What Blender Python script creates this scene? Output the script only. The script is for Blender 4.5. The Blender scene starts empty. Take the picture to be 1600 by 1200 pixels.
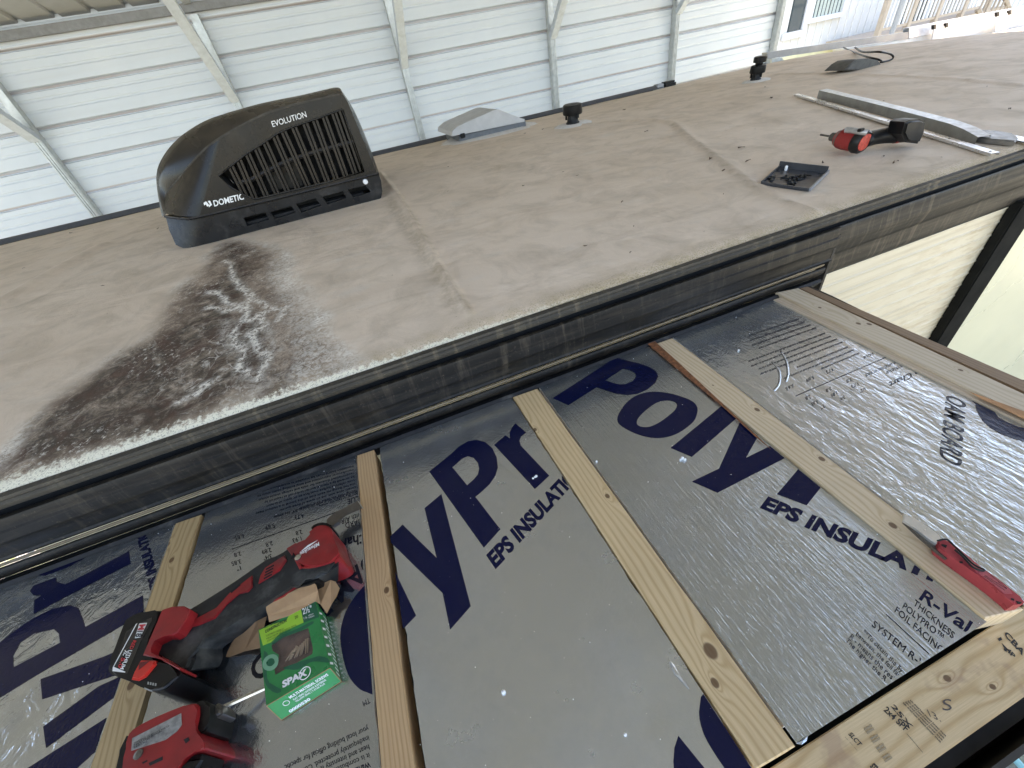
import bpy, bmesh, math, random
from mathutils import Vector, Matrix, noise
random.seed(7)
S = bpy.context.scene
COL = S.collection

# ------------------------------------------------------------------ camera, sky, sun, exposure
HC = 0.40                       # camera height above the camper roof edge (m)
MR = ((0.92237035, -0.35477802, -0.15285779),
      (-0.33897492, -0.55352015, -0.76073086),
      (0.18528072, 0.75349055, -0.63081142))   # rows: camera right, camera down, camera forward
FPX = 626.13
cam = bpy.data.cameras.new('camera')
cam.sensor_width = 36; cam.lens = FPX / 1600 * 36
cam.clip_start = 0.02; cam.clip_end = 400
co = bpy.data.objects.new('camera', cam); COL.objects.link(co)
r, d, f = [Vector(v) for v in MR]
m = Matrix((r, -d, -f)).transposed().to_4x4(); m.translation = Vector((0, 0, HC))
co.matrix_world = m
S.camera = co

W = bpy.data.worlds.new('World'); S.world = W; W.use_nodes = True
wn = W.node_tree.nodes; wl = W.node_tree.links
SUN_EL, SUN_AZ = math.radians(56), math.radians(18)     # azimuth clockwise from +y
sky = wn.new('ShaderNodeTexSky'); sky.sky_type = 'NISHITA'; sky.sun_disc = False
sky.sun_elevation = SUN_EL; sky.sun_rotation = SUN_AZ; sky.air_density = 1.0; sky.dust_density = 2.0
wl.new(sky.outputs[0], wn['Background'].inputs[0]); wn['Background'].inputs[1].default_value = 0.13
sl = bpy.data.lights.new('sun', 'SUN'); sl.energy = 3.6; sl.angle = math.radians(0.5); sl.color = (1, .96, .9)
so = bpy.data.objects.new('sun', sl); COL.objects.link(so)
sd = Vector((math.sin(SUN_AZ) * math.cos(SUN_EL), math.cos(SUN_AZ) * math.cos(SUN_EL), math.sin(SUN_EL)))
so.rotation_euler = sd.to_track_quat('Z', 'Y').to_euler()
S.view_settings.view_transform = 'Standard'; S.view_settings.look = 'None'
S.view_settings.exposure = 2.72; S.view_settings.gamma = 1; S.view_settings.use_curve_mapping = False
S.view_settings.use_white_balance = True; S.view_settings.white_balance_temperature = 7500; S.view_settings.white_balance_tint = 14
S.render.engine = 'CYCLES'
S.cycles.max_bounces = 8; S.cycles.diffuse_bounces = 5; S.cycles.glossy_bounces = 5
S.cycles.sample_clamp_indirect = 8

# ------------------------------------------------------------------ helpers
def ray(px, py):
    return (r * ((px - 800) / FPX) + d * ((py - 600) / FPX) + f)
def PZ(px, py, z):
    v = ray(px, py); return Vector((0, 0, HC)) + v * ((z - HC) / v.z)
def PY(px, py, y):
    v = ray(px, py); return Vector((0, 0, HC)) + v * (y / v.y)

def tag(o, label=None, cat=None, group=None, kind=None):
    if label: o['label'] = label
    if cat: o['category'] = cat
    if group: o['group'] = group
    if kind: o['kind'] = kind
    return o
def empty(name, loc, label, cat, group=None, kind=None):
    o = bpy.data.objects.new(name, None); COL.objects.link(o); o.location = loc
    o.empty_display_size = .05
    return tag(o, label, cat, group, kind)
def link(name, me, mat, parent=None):
    o = bpy.data.objects.new(name, me); COL.objects.link(o)
    if mat is not None:
        me.materials.clear(); me.materials.append(mat)
    if parent:
        o.parent = parent
        if parent.parent is None: o.matrix_parent_inverse = Matrix.Translation(-Vector(parent.location))
        else: o.matrix_parent_inverse = Matrix.Identity(4)
    return o
# every mesh is written in world coordinates; a thing's parts keep them through matrix_parent_inverse,
# a sub-part's parent is a mesh that already sits at the world origin
def from_bm(name, bm, mat, parent=None, smooth=False, angle=None):
    me = bpy.data.meshes.new(name)
    bmesh.ops.recalc_face_normals(bm, faces=bm.faces)
    bm.to_mesh(me); bm.free()
    if smooth or angle:
        for p in me.polygons: p.use_smooth = True
    if angle: me.set_sharp_from_angle(angle=math.radians(angle))
    return link(name, me, mat, parent)
def from_py(name, v, fc, mat, parent=None, smooth=False):
    me = bpy.data.meshes.new(name); me.from_pydata([tuple(x) for x in v], [], fc); me.update()
    if smooth:
        for p in me.polygons: p.use_smooth = True
    return link(name, me, mat, parent)

def add_box(bm, a, b, rot=None, bevel=0):
    a = Vector(a); b = Vector(b)
    g = bmesh.ops.create_cube(bm, size=1)
    c = (a + b) / 2; s = b - a
    M4 = Matrix.Translation(c) @ (rot.to_4x4() if rot else Matrix.Identity(4)) @ Matrix.Diagonal((abs(s.x), abs(s.y), abs(s.z), 1))
    bmesh.ops.transform(bm, matrix=M4, verts=g['verts'])
    if bevel:
        es = list({e for v in g['verts'] for e in v.link_edges})
        bmesh.ops.bevel(bm, geom=es, offset=bevel, segments=2, affect='EDGES', clamp_overlap=True)
def box(name, a, b, mat, parent=None, bevel=0, rot=None):
    bm = bmesh.new(); add_box(bm, a, b, rot, bevel)
    return from_bm(name, bm, mat, parent, angle=40 if bevel else None)
def add_prism(bm, pts, vec, bevel=0, segs=2, taper=None):
    """pts: closed 3-D polygon (top), extruded by vec"""
    vec = Vector(vec)
    top = [bm.verts.new(p) for p in pts]
    c = sum((Vector(p) for p in pts), Vector()) / len(pts)
    bot = [bm.verts.new(((Vector(p) - c) * (taper or 1)) + c + vec) for p in pts]
    n = len(pts)
    fs = [bm.faces.new(top), bm.faces.new(bot[::-1])]
    for i in range(n):
        fs.append(bm.faces.new((top[i], bot[i], bot[(i + 1) % n], top[(i + 1) % n])))
    if bevel:
        es = list({e for e in fs[0].edges})
        bmesh.ops.bevel(bm, geom=es, offset=bevel, segments=segs, affect='EDGES', clamp_overlap=True)
def prism(name, pts, vec, mat, parent=None, bevel=0, segs=2, taper=None):
    bm = bmesh.new(); add_prism(bm, pts, vec, bevel, segs, taper)
    bmesh.ops.triangulate(bm, faces=[q for q in bm.faces if len(q.verts) > 4])
    return from_bm(name, bm, mat, parent, angle=35)
def spline(pts, n=6, closed=False):
    """Catmull-Rom through points (any dimension Vector)"""
    out = []; N = len(pts); P = [Vector(p) for p in pts]
    rng = range(N if closed else N - 1)
    for i in rng:
        p0 = P[(i - 1) % N] if closed or i > 0 else P[0]
        p1 = P[i]; p2 = P[(i + 1) % N]
        p3 = P[(i + 2) % N] if closed or i + 2 < N else P[-1]
        for k in range(n):
            t = k / n
            out.append(.5 * ((2 * p1) + (p2 - p0) * t + (2 * p0 - 5 * p1 + 4 * p2 - p3) * t * t + (3 * p1 - p0 - 3 * p2 + p3) * t ** 3))
    if not closed: out.append(P[-1])
    return out
def add_tube(bm, path, rad, n=10, caps=True, flat=None):
    P = [Vector(p) for p in path]; R = rad if isinstance(rad, (list, tuple)) else [rad] * len(P)
    rings = []; up = Vector((0, 0, 1))
    for i, p in enumerate(P):
        t = (P[min(i + 1, len(P) - 1)] - P[max(i - 1, 0)]).normalized()
        if abs(t.dot(up)) > .95: u = t.cross(Vector((1, 0, 0))).normalized()
        else: u = t.cross(up).normalized()
        w = u.cross(t).normalized()
        rings.append([bm.verts.new(p + u * math.cos(a) * R[i] + w * math.sin(a) * R[i] * (flat or 1)) for a in [2 * math.pi * k / n for k in range(n)]])
    for a, b in zip(rings, rings[1:]):
        for k in range(n): bm.faces.new((a[k], a[(k + 1) % n], b[(k + 1) % n], b[k]))
    if caps: bm.faces.new(rings[0]); bm.faces.new(rings[-1][::-1])
def tube(name, path, rad, mat, parent=None, n=12, flat=None, angle=40):
    bm = bmesh.new(); add_tube(bm, path, rad, n, flat=flat)
    return from_bm(name, bm, mat, parent, angle=angle)
def extrude_profile(name, prof, x0, x1, mat, parent=None, angle=30, nseg=1, jitter=None, closed=False):
    """prof: list of (y,z); extruded along x"""
    v = []; fc = []; n = len(prof)
    for i in range(nseg + 1):
        x = x0 + (x1 - x0) * i / nseg
        for (y, z) in prof:
            dy, dz = jitter(x, y, z) if jitter else (0, 0)
            v.append((x, y + dy, z + dz))
    for i in range(nseg):
        for k in range(n if closed else n - 1):
            a = i * n + k; b = i * n + (k + 1) % n
            fc.append((a, b, b + n, a + n))
    if closed:
        fc.append(tuple(range(n))); fc.append(tuple(range(nseg * n, nseg * n + n))[::-1])
    me = bpy.data.meshes.new(name); me.from_pydata(v, [], fc); me.update()
    for p in me.polygons: p.use_smooth = True
    me.set_sharp_from_angle(angle=math.radians(angle))
    return link(name, me, mat, parent)
def lathe(bm, prof, M4, n=24):
    """prof (r, h) round local z, placed by M4"""
    rings = []
    for (rr, h) in prof:
        rings.append([bm.verts.new(M4 @ Vector((rr * math.cos(2 * math.pi * k / n), rr * math.sin(2 * math.pi * k / n), h))) for k in range(n)])
    for a, b in zip(rings, rings[1:]):
        for k in range(n): bm.faces.new((a[k], a[(k + 1) % n], b[(k + 1) % n], b[k]))
    bm.faces.new(rings[0][::-1]); bm.faces.new(rings[-1])

# ------------------------------------------------------------------ materials
class NT:
    def __init__(s, name):
        s.m = bpy.data.materials.new(name); s.m.use_nodes = True
        s.t = s.m.node_tree; s.b = s.t.nodes['Principled BSDF']
        s.tc = s.t.nodes.new('ShaderNodeTexCoord')
        s.P = s.tc.outputs['Object']
    def n(s, typ, ins=None, **kw):
        q = s.t.nodes.new(typ)
        for k, v in kw.items(): setattr(q, k, v)
        for k, v in (ins or {}).items():
            if hasattr(v, 'is_output') or isinstance(v, bpy.types.NodeSocket): s.t.links.new(v, q.inputs[k])
            else: q.inputs[k].default_value = v
        return q
    def math(s, op, a, b=0.0, c=None, clamp=False):
        i = {0: a, 1: b}
        if c is not None: i[2] = c
        return s.n('ShaderNodeMath', i, operation=op, use_clamp=clamp).outputs[0]
    def map(s, scale=(1, 1, 1), loc=(0, 0, 0), rot=(0, 0, 0), src=None):
        return s.n('ShaderNodeMapping', {'Vector': src or s.P, 'Scale': scale, 'Location': loc, 'Rotation': rot}).outputs[0]
    def noise(s, scale=5, detail=4, rough=.55, vec=None, dist=0):
        return s.n('ShaderNodeTexNoise', {'Vector': vec or s.P, 'Scale': scale, 'Detail': detail, 'Roughness': rough, 'Distortion': dist}).outputs[0]
    def rng(s, v, a, b, c=0.0, e=1.0, smooth=False):
        q = s.n('ShaderNodeMapRange', {'Value': v, 'From Min': a, 'From Max': b, 'To Min': c, 'To Max': e}, interpolation_type='SMOOTHSTEP' if smooth else 'LINEAR')
        return q.outputs[0]
    def mix(s, fac, a, b, mode='MIX'):
        q = s.n('ShaderNodeMix', data_type='RGBA', blend_type=mode)
        for k, v in ((0, fac), (6, a), (7, b)):
            if isinstance(v, bpy.types.NodeSocket): s.t.links.new(v, q.inputs[k])
            else: q.inputs[k].default_value = v if k == 0 else ((*v, 1) if len(v) == 3 else v)
        return q.outputs[2]
    def set(s, **kw):
        for k, v in kw.items():
            k = {'col': 'Base Color', 'rough': 'Roughness', 'metal': 'Metallic', 'spec': 'Specular IOR Level', 'coat': 'Coat Weight', 'nrm': 'Normal', 'alpha': 'Alpha', 'trans': 'Transmission Weight', 'coatr': 'Coat Roughness'}[k]
            if isinstance(v, bpy.types.NodeSocket): s.t.links.new(v, s.b.inputs[k])
            else: s.b.inputs[k].default_value = (*v, 1) if isinstance(v, tuple) and len(v) == 3 else v
        return s
    def bump(s, h, strength=.5, dist=.002):
        return s.n('ShaderNodeBump', {'Height': h, 'Strength': strength, 'Distance': dist}).outputs[0]

def plain(name, col, rough=.5, metal=0, spec=.5, var=.12, scale=40, bump=0, dirt=None, coat=0):
    t = NT(name)
    a = t.noise(scale, 5, .6)
    c = t.mix(t.rng(a, .3, .7), tuple(x * (1 - var) for x in col), tuple(min(1, x * (1 + var)) for x in col))
    rr = t.rng(t.noise(scale * .6, 4), .3, .7, max(0.03, rough - .08), min(1, rough + .1))
    if dirt:
        mk = t.rng(t.noise(dirt[1], 6, .65), dirt[2], dirt[2] + .15, 0, dirt[3])
        c = t.mix(mk, c, dirt[0]); rr = t.math('MAXIMUM', rr, t.math('MULTIPLY', mk, .8))
    t.set(col=c, rough=rr, metal=metal, spec=spec, coat=coat)
    if bump: t.set(nrm=t.bump(t.noise(scale * 4, 3), bump, .0006))
    return t.m

def wood(name, c1, c2, knots=(), axis='y', rings=800, seed=0, stain=None, rough=.62):
    t = NT(name)
    sep = t.n('ShaderNodeSeparateXYZ', {0: t.P})
    X, Y, Z = sep.outputs
    if axis == 'x': X, Y = Y, X
    lowv = t.n('ShaderNodeCombineXYZ', {0: t.math('MULTIPLY', X, 9.0), 1: t.math('MULTIPLY', Y, 2.2), 2: seed * 3.1}).outputs[0]
    warp = t.noise(1.0, 3, .5, lowv)
    g = t.math('ADD', t.math('MULTIPLY', X, rings), t.math('MULTIPLY', warp, 46))
    dark = None
    for (kx, ky, kr) in knots:
        dx = t.math('DIVIDE', t.math('SUBTRACT', X, kx), kr)
        dy = t.math('DIVIDE', t.math('SUBTRACT', Y, ky), kr)
        d2 = t.math('ADD', t.math('MULTIPLY', dx, dx), t.math('MULTIPLY', t.math('MULTIPLY', dy, dy), .12))
        fall = t.math('DIVIDE', 22.0, t.math('ADD', d2, 1.2))
        g = t.math('ADD', g, fall)
        dk = t.math('ADD', t.math('MULTIPLY', dx, dx), t.math('MULTIPLY', t.math('MULTIPLY', dy, dy), .6))
        dk = t.rng(dk, .55, 1.25, 1, 0, True)
        dark = dk if dark is None else t.math('MAXIMUM', dark, dk)
    ringv = t.math('ADD', t.math('MULTIPLY', t.math('SINE', g), .5), .5)
    ringv = t.math('POWER', ringv, 2.6)
    fine = t.noise(1.0, 5, .65, t.n('ShaderNodeCombineXYZ', {0: t.math('MULTIPLY', X, 900.0), 1: t.math('MULTIPLY', Y, 22.0), 2: t.math('MULTIPLY', Z, 500.0)}).outputs[0])
    broad = t.noise(6, 3, .5)
    c = t.mix(t.math('MULTIPLY', ringv, .65), c1, c2)
    c = t.mix(t.rng(fine, .35, .7, 0, .3), c, tuple(x * .62 for x in c2))
    c = t.mix(t.rng(broad, .35, .7, 0, .25), c, tuple(x * 1.15 for x in c1))
    if stain:
        mk = t.rng(t.noise(stain[1], 4, .6), stain[2], stain[2] + .06, 0, stain[3])
        c = t.mix(mk, c, stain[0])
    if dark is not None: c = t.mix(t.math('MULTIPLY', dark, .85), c, (.10, .045, .02))
    h = t.math('ADD', t.math('MULTIPLY', fine, .6), t.math('MULTIPLY', ringv, .3))
    t.set(col=c, rough=rough, spec=.35, nrm=t.bump(h, .35, .0006))
    return t.m

def foil(name, col=(.54, .585, .635), rough=.13, wr=1.0, streak=0, crinkle=0, printed=None, bands=None, midk=.55):
    """wrinkled aluminium facing; printed = ink colour over the same foil"""
    t = NT(name)
    big = t.noise(5, 2, .5)
    mid = t.noise(34, 4, .6, dist=.8)
    fine = t.noise(240, 3, .6)
    h = t.math('ADD', t.math('MULTIPLY', big, 1.6 * wr), t.math('ADD', t.math('MULTIPLY', mid, midk * wr), t.math('MULTIPLY', fine, .085)))
    if streak:
        sv = t.map((260, 14, 20), rot=(0, 0, math.radians(8)))
        st = t.noise(1, 4, .65, sv); h = t.math('ADD', h, t.math('MULTIPLY', st, .38 * streak))
    if crinkle:
        cv = t.map((150, 34, 30), rot=(0, 0, math.radians(-22)))
        cr = t.noise(1, 4, .55, cv, dist=.5); h = t.math('ADD', h, t.math('MULTIPLY', cr, .55 * crinkle))
        cr2 = t.noise(11, 3, .5, t.map((2.6, 1, 1), rot=(0, 0, .5)), dist=1.2); h = t.math('ADD', h, t.math('MULTIPLY', cr2, 1.1 * crinkle))
    nb = t.bump(h, 1.0, .0032)
    dust = t.rng(t.noise(9, 6, .7), .45, .75, 0, .32)
    spec = t.rng(t.n('ShaderNodeTexVoronoi', {'Vector': t.P, 'Scale': 90.0}).outputs[0], .0, .055, .7, 0)
    if printed is None:
        c = t.mix(dust, col, tuple(x * .74 for x in col)); c = t.mix(spec, c, (.8, .8, .78))
        t.set(col=c, metal=t.rng(dust, 0, .5, .96, .8), rough=t.rng(t.noise(14, 5, .6), .3, .7, rough - .04, rough + .07), nrm=nb)
    else:
        c = t.mix(t.math('MULTIPLY', dust, .15), printed, (.06, .07, .10)); c = t.mix(t.math('MULTIPLY', spec, .5), c, (.6, .6, .6))
        t.set(col=c, rough=.16, spec=.32, metal=0, nrm=nb)
    return t.m

M = {}
M['black'] = plain('black_plastic', (.006, .006, .0065), .38, var=.2, scale=60, bump=.15, dirt=((.06, .055, .05), 12, .55, .2), spec=.3)
M['rubber'] = plain('black_rubber', (.012, .012, .013), .55, spec=.3, scale=80, bump=.3, dirt=((.16, .15, .13), 22, .55, .35))
M['dark'] = plain('dark_recess', (.008, .008, .008), .8)
M['red'] = plain('red_plastic', (.36, .018, .022), .36, scale=50, dirt=((.10, .03, .03), 18, .6, .5))
M['redb'] = plain('bright_red_plastic', (.55, .03, .02), .4, scale=50)
M['steel'] = plain('brushed_steel', (.55, .55, .54), .28, 1, scale=70)
M['darksteel'] = plain('dark_steel', (.16, .15, .14), .38, .8, scale=90, dirt=((.22, .20, .17), 60, .5, .5))
M['galv'] = plain('galvanised_steel', (.50, .53, .54), .42, .65, scale=25, var=.15)
M['alu'] = plain('aluminium', (.72, .73, .74), .3, .85, scale=30)
M['white_paint'] = plain('white_paint', (.74, .74, .74), .45, scale=20, var=.05)
M['cream'] = plain('cream_fibreglass', (.74, .69, .52), .32, scale=8, var=.04, spec=.5)
M['pale'] = plain('pale_yellow_panel', (.56, .545, .39), .3, scale=5, var=.03)
M['kraft'] = plain('brown_card', (.34, .20, .10), .8, scale=120, var=.08)
M['green'] = plain('green_card', (.012, .20, .055), .3, scale=60, var=.12, coat=.2)
M['lime'] = plain('lime_print', (.30, .55, .05), .35, scale=80, var=.05)
M['dkgreen'] = plain('dark_green_print', (.008, .10, .05), .3, scale=60)
M['white_ink'] = plain('white_ink', (.78, .78, .76), .4, scale=100, var=.04)
M['black_ink'] = plain('black_ink', (.02, .02, .022), .5, scale=100)
M['red_ink'] = plain('red_ink', (.5, .02, .03), .4, scale=100)
M['foam'] = plain('foam_edge', (.72, .72, .70), .8, scale=300, bump=.8, var=.12)
M['bead'] = plain('foam_bead', (.85, .85, .84), .6)
M['leaf'] = plain('dead_leaf', (.08, .045, .025), .8, scale=300, var=.5)
M['navy'] = foil('navy_print', printed=(.0025, .005, .034), midk=.2)
M['navy4'] = foil('navy_print_dull', printed=(.03, .035, .065), crinkle=.8)
M['grey_ink'] = foil('grey_print', printed=(.045, .047, .06), crinkle=.7)
M['blk_ink'] = foil('black_print', printed=(.012, .013, .022))
M['grey_plastic'] = plain('grey_plastic', (.30, .31, .32), .5, scale=40)
M['glass'] = plain('window_glass', (.05, .07, .08), .05, spec=.8, var=.05)

# ================================================================== GROUND AND HOUSE
GZ = -3.35
def ground_mat():
    t = NT('ground_gravel_and_leaves')
    n1 = t.noise(.35, 5, .6); n2 = t.noise(22, 5, .7); n3 = t.noise(3, 4, .6)
    c = t.mix(t.rng(n2, .35, .65), (.15, .14, .13), (.44, .43, .42))
    c = t.mix(t.rng(n3, .48, .6), c, (.14, .19, .05))
    c = t.mix(t.rng(n1, .5, .62), c, (.33, .28, .21))
    t.set(col=c, rough=.9, nrm=t.bump(n2, .8, .03)); return t.m
GM = ground_mat()
me = from_py('ground', [(-150, -150, GZ), (200, -150, GZ), (200, 200, GZ), (-150, 200, GZ)], [(0, 1, 2, 3)], GM)
tag(me, kind='structure')
# twigs and grass tufts seen past the end of the slide-out
bm = bmesh.new()
for i in range(1500):
    x = random.uniform(.5, 4.5); y = random.uniform(-4.0, -.6); a = random.uniform(0, 6.28); L = random.uniform(.03, .12); w = random.uniform(.003, .012)
    z = GZ + random.uniform(.004, .04); dx, dy = math.cos(a) * L, math.sin(a) * L
    q = [bm.verts.new((x - dx - dy * w / L, y - dy + dx * w / L, z)), bm.verts.new((x - dx + dy * w / L, y - dy - dx * w / L, z)), bm.verts.new((x + dx, y + dy, z + random.uniform(0, .07)))]
    bm.faces.new(q)
tag(from_bm('grass_and_twigs', bm, plain('dry_straw', (.38, .36, .20), .8, scale=2, var=.5)), 'dry grass and twigs on the ground past the slide-out', 'grass', kind='stuff')
hp = [PZ(1571, 1168, GZ + .04), PZ(1585, 1185, GZ + .03), PZ(1605, 1208, GZ + .04), PZ(1650, 1260, GZ + .03)]
tag(tube('garden_hose', spline(hp, 6), .02, plain('light_blue_hose', (.25, .55, .62), .4), n=8), 'light blue hose lying on the ground past the wooden end board', 'hose')

HY = 12.0
house = empty('house', (18, HY, GZ), 'cream house with vertical siding, white framed windows and a deck beyond the camper', 'house')
siding = plain('cream_siding', (.76, .74, .70), .7, scale=3, var=.06)
box('wall', (10.0, HY, GZ), (34, HY + 6, 4.5), siding, house)
bm = bmesh.new()
x = 10.05
while x < 34:
    add_box(bm, (x, HY - .03, GZ + .3), (x + .05, HY + .01, 4.4)); x += .30
o = from_bm('siding_batten', bm, siding, house); o['kind'] = 'stuff'
def hwin(px0, py0, px1, py1, mat, frame=.12, curtain=False):
    a = PY(px0, py0, HY); b = PY(px1, py1, HY)
    x0, x1, z0, z1 = min(a.x, b.x), max(a.x, b.x), min(a.z, b.z), max(a.z, b.z)
    w = box('window', (x0, HY - .05, z0), (x1, HY + .02, z1), mat, house)
    bm = bmesh.new()
    for (p, q) in (((x0 - frame, z0 - frame), (x1 + frame, z0)), ((x0 - frame, z1), (x1 + frame, z1 + frame)), ((x0 - frame, z0), (x0, z1)), ((x1, z0), (x1 + frame, z1)), ((x0, (z0 + z1) / 2 - .03), (x1, (z0 + z1) / 2 + .03))):
        add_box(bm, (p[0], HY - .12, p[1]), (q[0], HY - .053, q[1]))
    from_bm('frame', bm, M['white_paint'], w)
    if curtain:
        prof = [(x0 + (x1 - x0) * i / 30, HY - .06 - .02 * math.sin(i * 1.7)) for i in range(31)]
        v = [(p[0], p[1], z) for z in (z0, z1) for p in prof]
        from_py('curtain', v, [(i, i + 1, i + 32, i + 31) for i in range(30)], plain('pale_green_curtain', (.50, .55, .50), .8), w)
a = PY(1284, -40, HY); b = PY(1308, 19, HY)
hwin(1283, -55, 1310, 19, M['glass'], curtain=True)
# tall dark window beside the carport corner post, upright in the world
ax = PY(1233, 40, HY)
w = box('window', (ax.x - .05, HY - .05, -.42), (ax.x + .42, HY + .02, 1.3), M['glass'], house)
box('frame', (ax.x - .25, HY - .1, -.6), (ax.x + .62, HY - .053, -.43), M['white_paint'], w)
box('frame', (ax.x + .43, HY - .1, -.42), (ax.x + .60, HY - .053, 1.3), M['white_paint'], w)
# windows behind the deck
for (px) in (1423, 1446, 1480):
    c0 = PY(px, 6, HY)
    w = box('window', (c0.x - .3, HY - .05, c0.z - .5), (c0.x + .75, HY + .02, c0.z + 1.2), M['glass'], house)
    box('frame', (c0.x - .42, HY - .1, c0.z - .62), (c0.x + .87, HY - .053, c0.z - .51), M['white_paint'], w)
    box('frame', (c0.x + .76, HY - .1, c0.z - .5), (c0.x + .87, HY - .053, c0.z + 1.2), M['white_paint'], w)
sk = PY(1250, 90, HY)
box('skirting', (11, HY - .14, -2.3), (17, HY - .035, sk.z + .12), plain('yellow_board', (.72, .68, .42), .7, scale=3), house)
# deck with railing
DY = 10.4
deckw = plain('weathered_deck_wood', (.46, .38, .30), .7, scale=8)
dl = PY(1372, 50, DY); dr = PY(1500, 30, DY)
deck = empty('deck', (dl.x + 1, DY, GZ), 'raised wooden deck with balusters in front of the cream house', 'deck')
dz = dl.z
box('deck_floor', (dl.x - .1, DY, dz - .25), (dr.x + 2.2, HY - .16, dz - .1), deckw, deck)
box('rail', (dl.x - .05, DY - .05, dz + .82), (dr.x + .6, DY + .05, dz + .88), deckw, deck)
box('rail', (dl.x - .05, DY - .03, dz + .0), (dr.x + .6, DY + .03, dz + .06), deckw, deck)
for i in range(5): box('post', (dl.x + i * 1.1 - .06, DY - .062, GZ), (dl.x + i * 1.1 + .06, DY + .062, dz + .95), deckw, deck)
bmx = None; i = 0; x = dl.x + .12
while x < dr.x + .5:
    if bmx is None:
        o = box('baluster', (-.02, -.02, 0), (.02, .02, .765), M['white_paint'], None); bmx = o.data
    else:
        o = bpy.data.objects.new('baluster', bmx); COL.objects.link(o)
    o.parent = deck; o.matrix_parent_inverse = Matrix.Translation(-deck.location); o.location = (x, DY, dz + .057)
    x += .155
# stair falling away at the right
bm = bmesh.new(); sx = dr.x + .62
add_tube(bm, [(sx, DY, dz + .85), (sx + 2.6, DY, dz - .9)], .06, 6); add_tube(bm, [(sx, DY, dz), (sx + 2.6, DY, dz - 1.75)], .07, 6)
for k in range(12): add_box(bm, (sx + .1 + k * .2, DY - .02, dz - .1 - k * .135), (sx + .14 + k * .2, DY + .02, dz + .75 - k * .135))
from_bm('stair_rail', bm, deckw, deck)
tag(tube('utility_pole', [(dl.x - .35, 9.8, GZ), (dl.x - .28, 9.8, 4.5)], .06, M['grey_plastic'], n=10), 'thin grey pole standing in front of the deck corner', 'pole')

# ================================================================== CARPORT
WY = 4.75
cp = empty('metal_carport', (0, WY, GZ), 'metal carport with pale ribbed wall sheets, steel posts and knee braces over the camper', 'carport')
def sheet_mat():
    t = NT('white_steel_sheet')
    n = t.noise(2.5, 4, .6)
    sp = t.n('ShaderNodeSeparateXYZ', {0: t.P})
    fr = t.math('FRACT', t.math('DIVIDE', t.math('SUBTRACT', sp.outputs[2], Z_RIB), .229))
    rib_shade = t.math('MULTIPLY', t.rng(fr, .0, .012, 1, 1), t.rng(fr, .05, .085, 1, 0))  # dark line painted along each rib to stand for its shade
    dust = t.math('MAXIMUM', t.rng(t.noise(1.0, 5, .6, t.map((1.2, 30, 30))), .50, .8, 0, .12), t.math('MULTIPLY', rib_shade, t.rng(t.noise(2, 4), .3, .6, .45, .9)))  # random dust streaks joined with the painted rib shade
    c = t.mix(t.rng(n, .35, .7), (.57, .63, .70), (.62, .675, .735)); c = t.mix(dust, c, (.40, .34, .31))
    t.set(col=c, rough=t.rng(n, .3, .7, .32, .45), spec=.5, nrm=t.bump(t.noise(3, 2), .15, .01)); return t.m
pitch = .229
Z_RIB = PY(400, 137, WY).z - .006
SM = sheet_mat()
def rib_profile(z0, n):          # (depth, z) over n ribs, low to high
    pr = []
    pr = [(0, z0 - .012)]
    for k in range(n):
        z = z0 + k * pitch
        pr += [(0, z + .022), (0, z + .078), (.004, z + .084), (.004, z + .094), (0, z + .100), (0, z + .146), (.004, z + .152), (.004, z + .162), (0, z + .168), (0, z + .200), (.024, z + .206), (.024, z + .223)]
        pr += [(0, z + pitch + .004)]
    return pr
x_l, x_r = -5.2, 5.12
zc = PY(400, 137, WY).z      # a rib line
z_low = zc - 9 * pitch - .215
k = 0; z = z_low
while z < 1.0:
    n = 4 if z + 4 * pitch < 1.05 else 1
    if n == 1 and z + pitch > 1.3: break
    pr = [(WY + dpt, zz - (0.0 if i else 0)) for i, (dpt, zz) in enumerate(rib_profile(z, n))]
    for (xa, xb) in ((x_l, -.86), (-.9, x_r)):
        dd = 0.002 * (k % 2) + (0.0015 if xa > -1 else 0)
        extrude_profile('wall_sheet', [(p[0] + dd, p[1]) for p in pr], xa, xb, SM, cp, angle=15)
    z += n * pitch; k += 1
ZE = z                          # top of wall
ZE = min(ZE, PY(400, 4, WY).z + .02)
# eave beam (dark) and end trim
eav = PY(0, 58, WY - .06).z
box('eave_rail', (x_l, WY - .06, eav - .022), (x_r, WY - .004, eav + .03), plain('dark_galvanised_rail', (.20, .20, .20), .5, .5), cp)
slope = .25
def roofz(y): return eav + .06 + slope * (WY - y)
# roof sheets run up the slope, ribs along y; one sheet .914 wide
rp = []
for k in range(4):
    x = k * pitch
    rp += [(x, 0), (x + .18, 0), (x + .192, .019), (x + .214, .019), (x + .2285, 0)]
roofm = plain('galvalume_roof_sheet', (.34, .345, .34), .5, .15, scale=3, var=.12)
def roof_sheet(x0, ya, yb, odd):
    v = [(x0 + p[0], y, roofz(y) + p[1] + odd) for y in (ya, yb) for p in rp]; n = len(rp)
    return from_py('roof_sheet', v, [(i, i + 1, n + i + 1, n + i) for i in range(n - 1)], roofm, cp)
x = -5.2; k = 0
while x < 5.0:
    roof_sheet(x, WY + .12, 1.95, .002 * (k % 2)); roof_sheet(x, 1.95, -1.25, .002 * (k % 2)); x += .914; k += 1
post_x = [PY(45, 210, WY - .1).x, None, PY(632, 100, WY - .1).x, PY(866, 60, WY - .1).x, PY(1057, 90, WY - .1).x, PY(1215, 75, WY - .1).x]
post_x[1] = (post_x[0] + post_x[2]) / 2
xs = [post_x[0] - 1.5 * k for k in (2, 1)] + post_x
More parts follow.
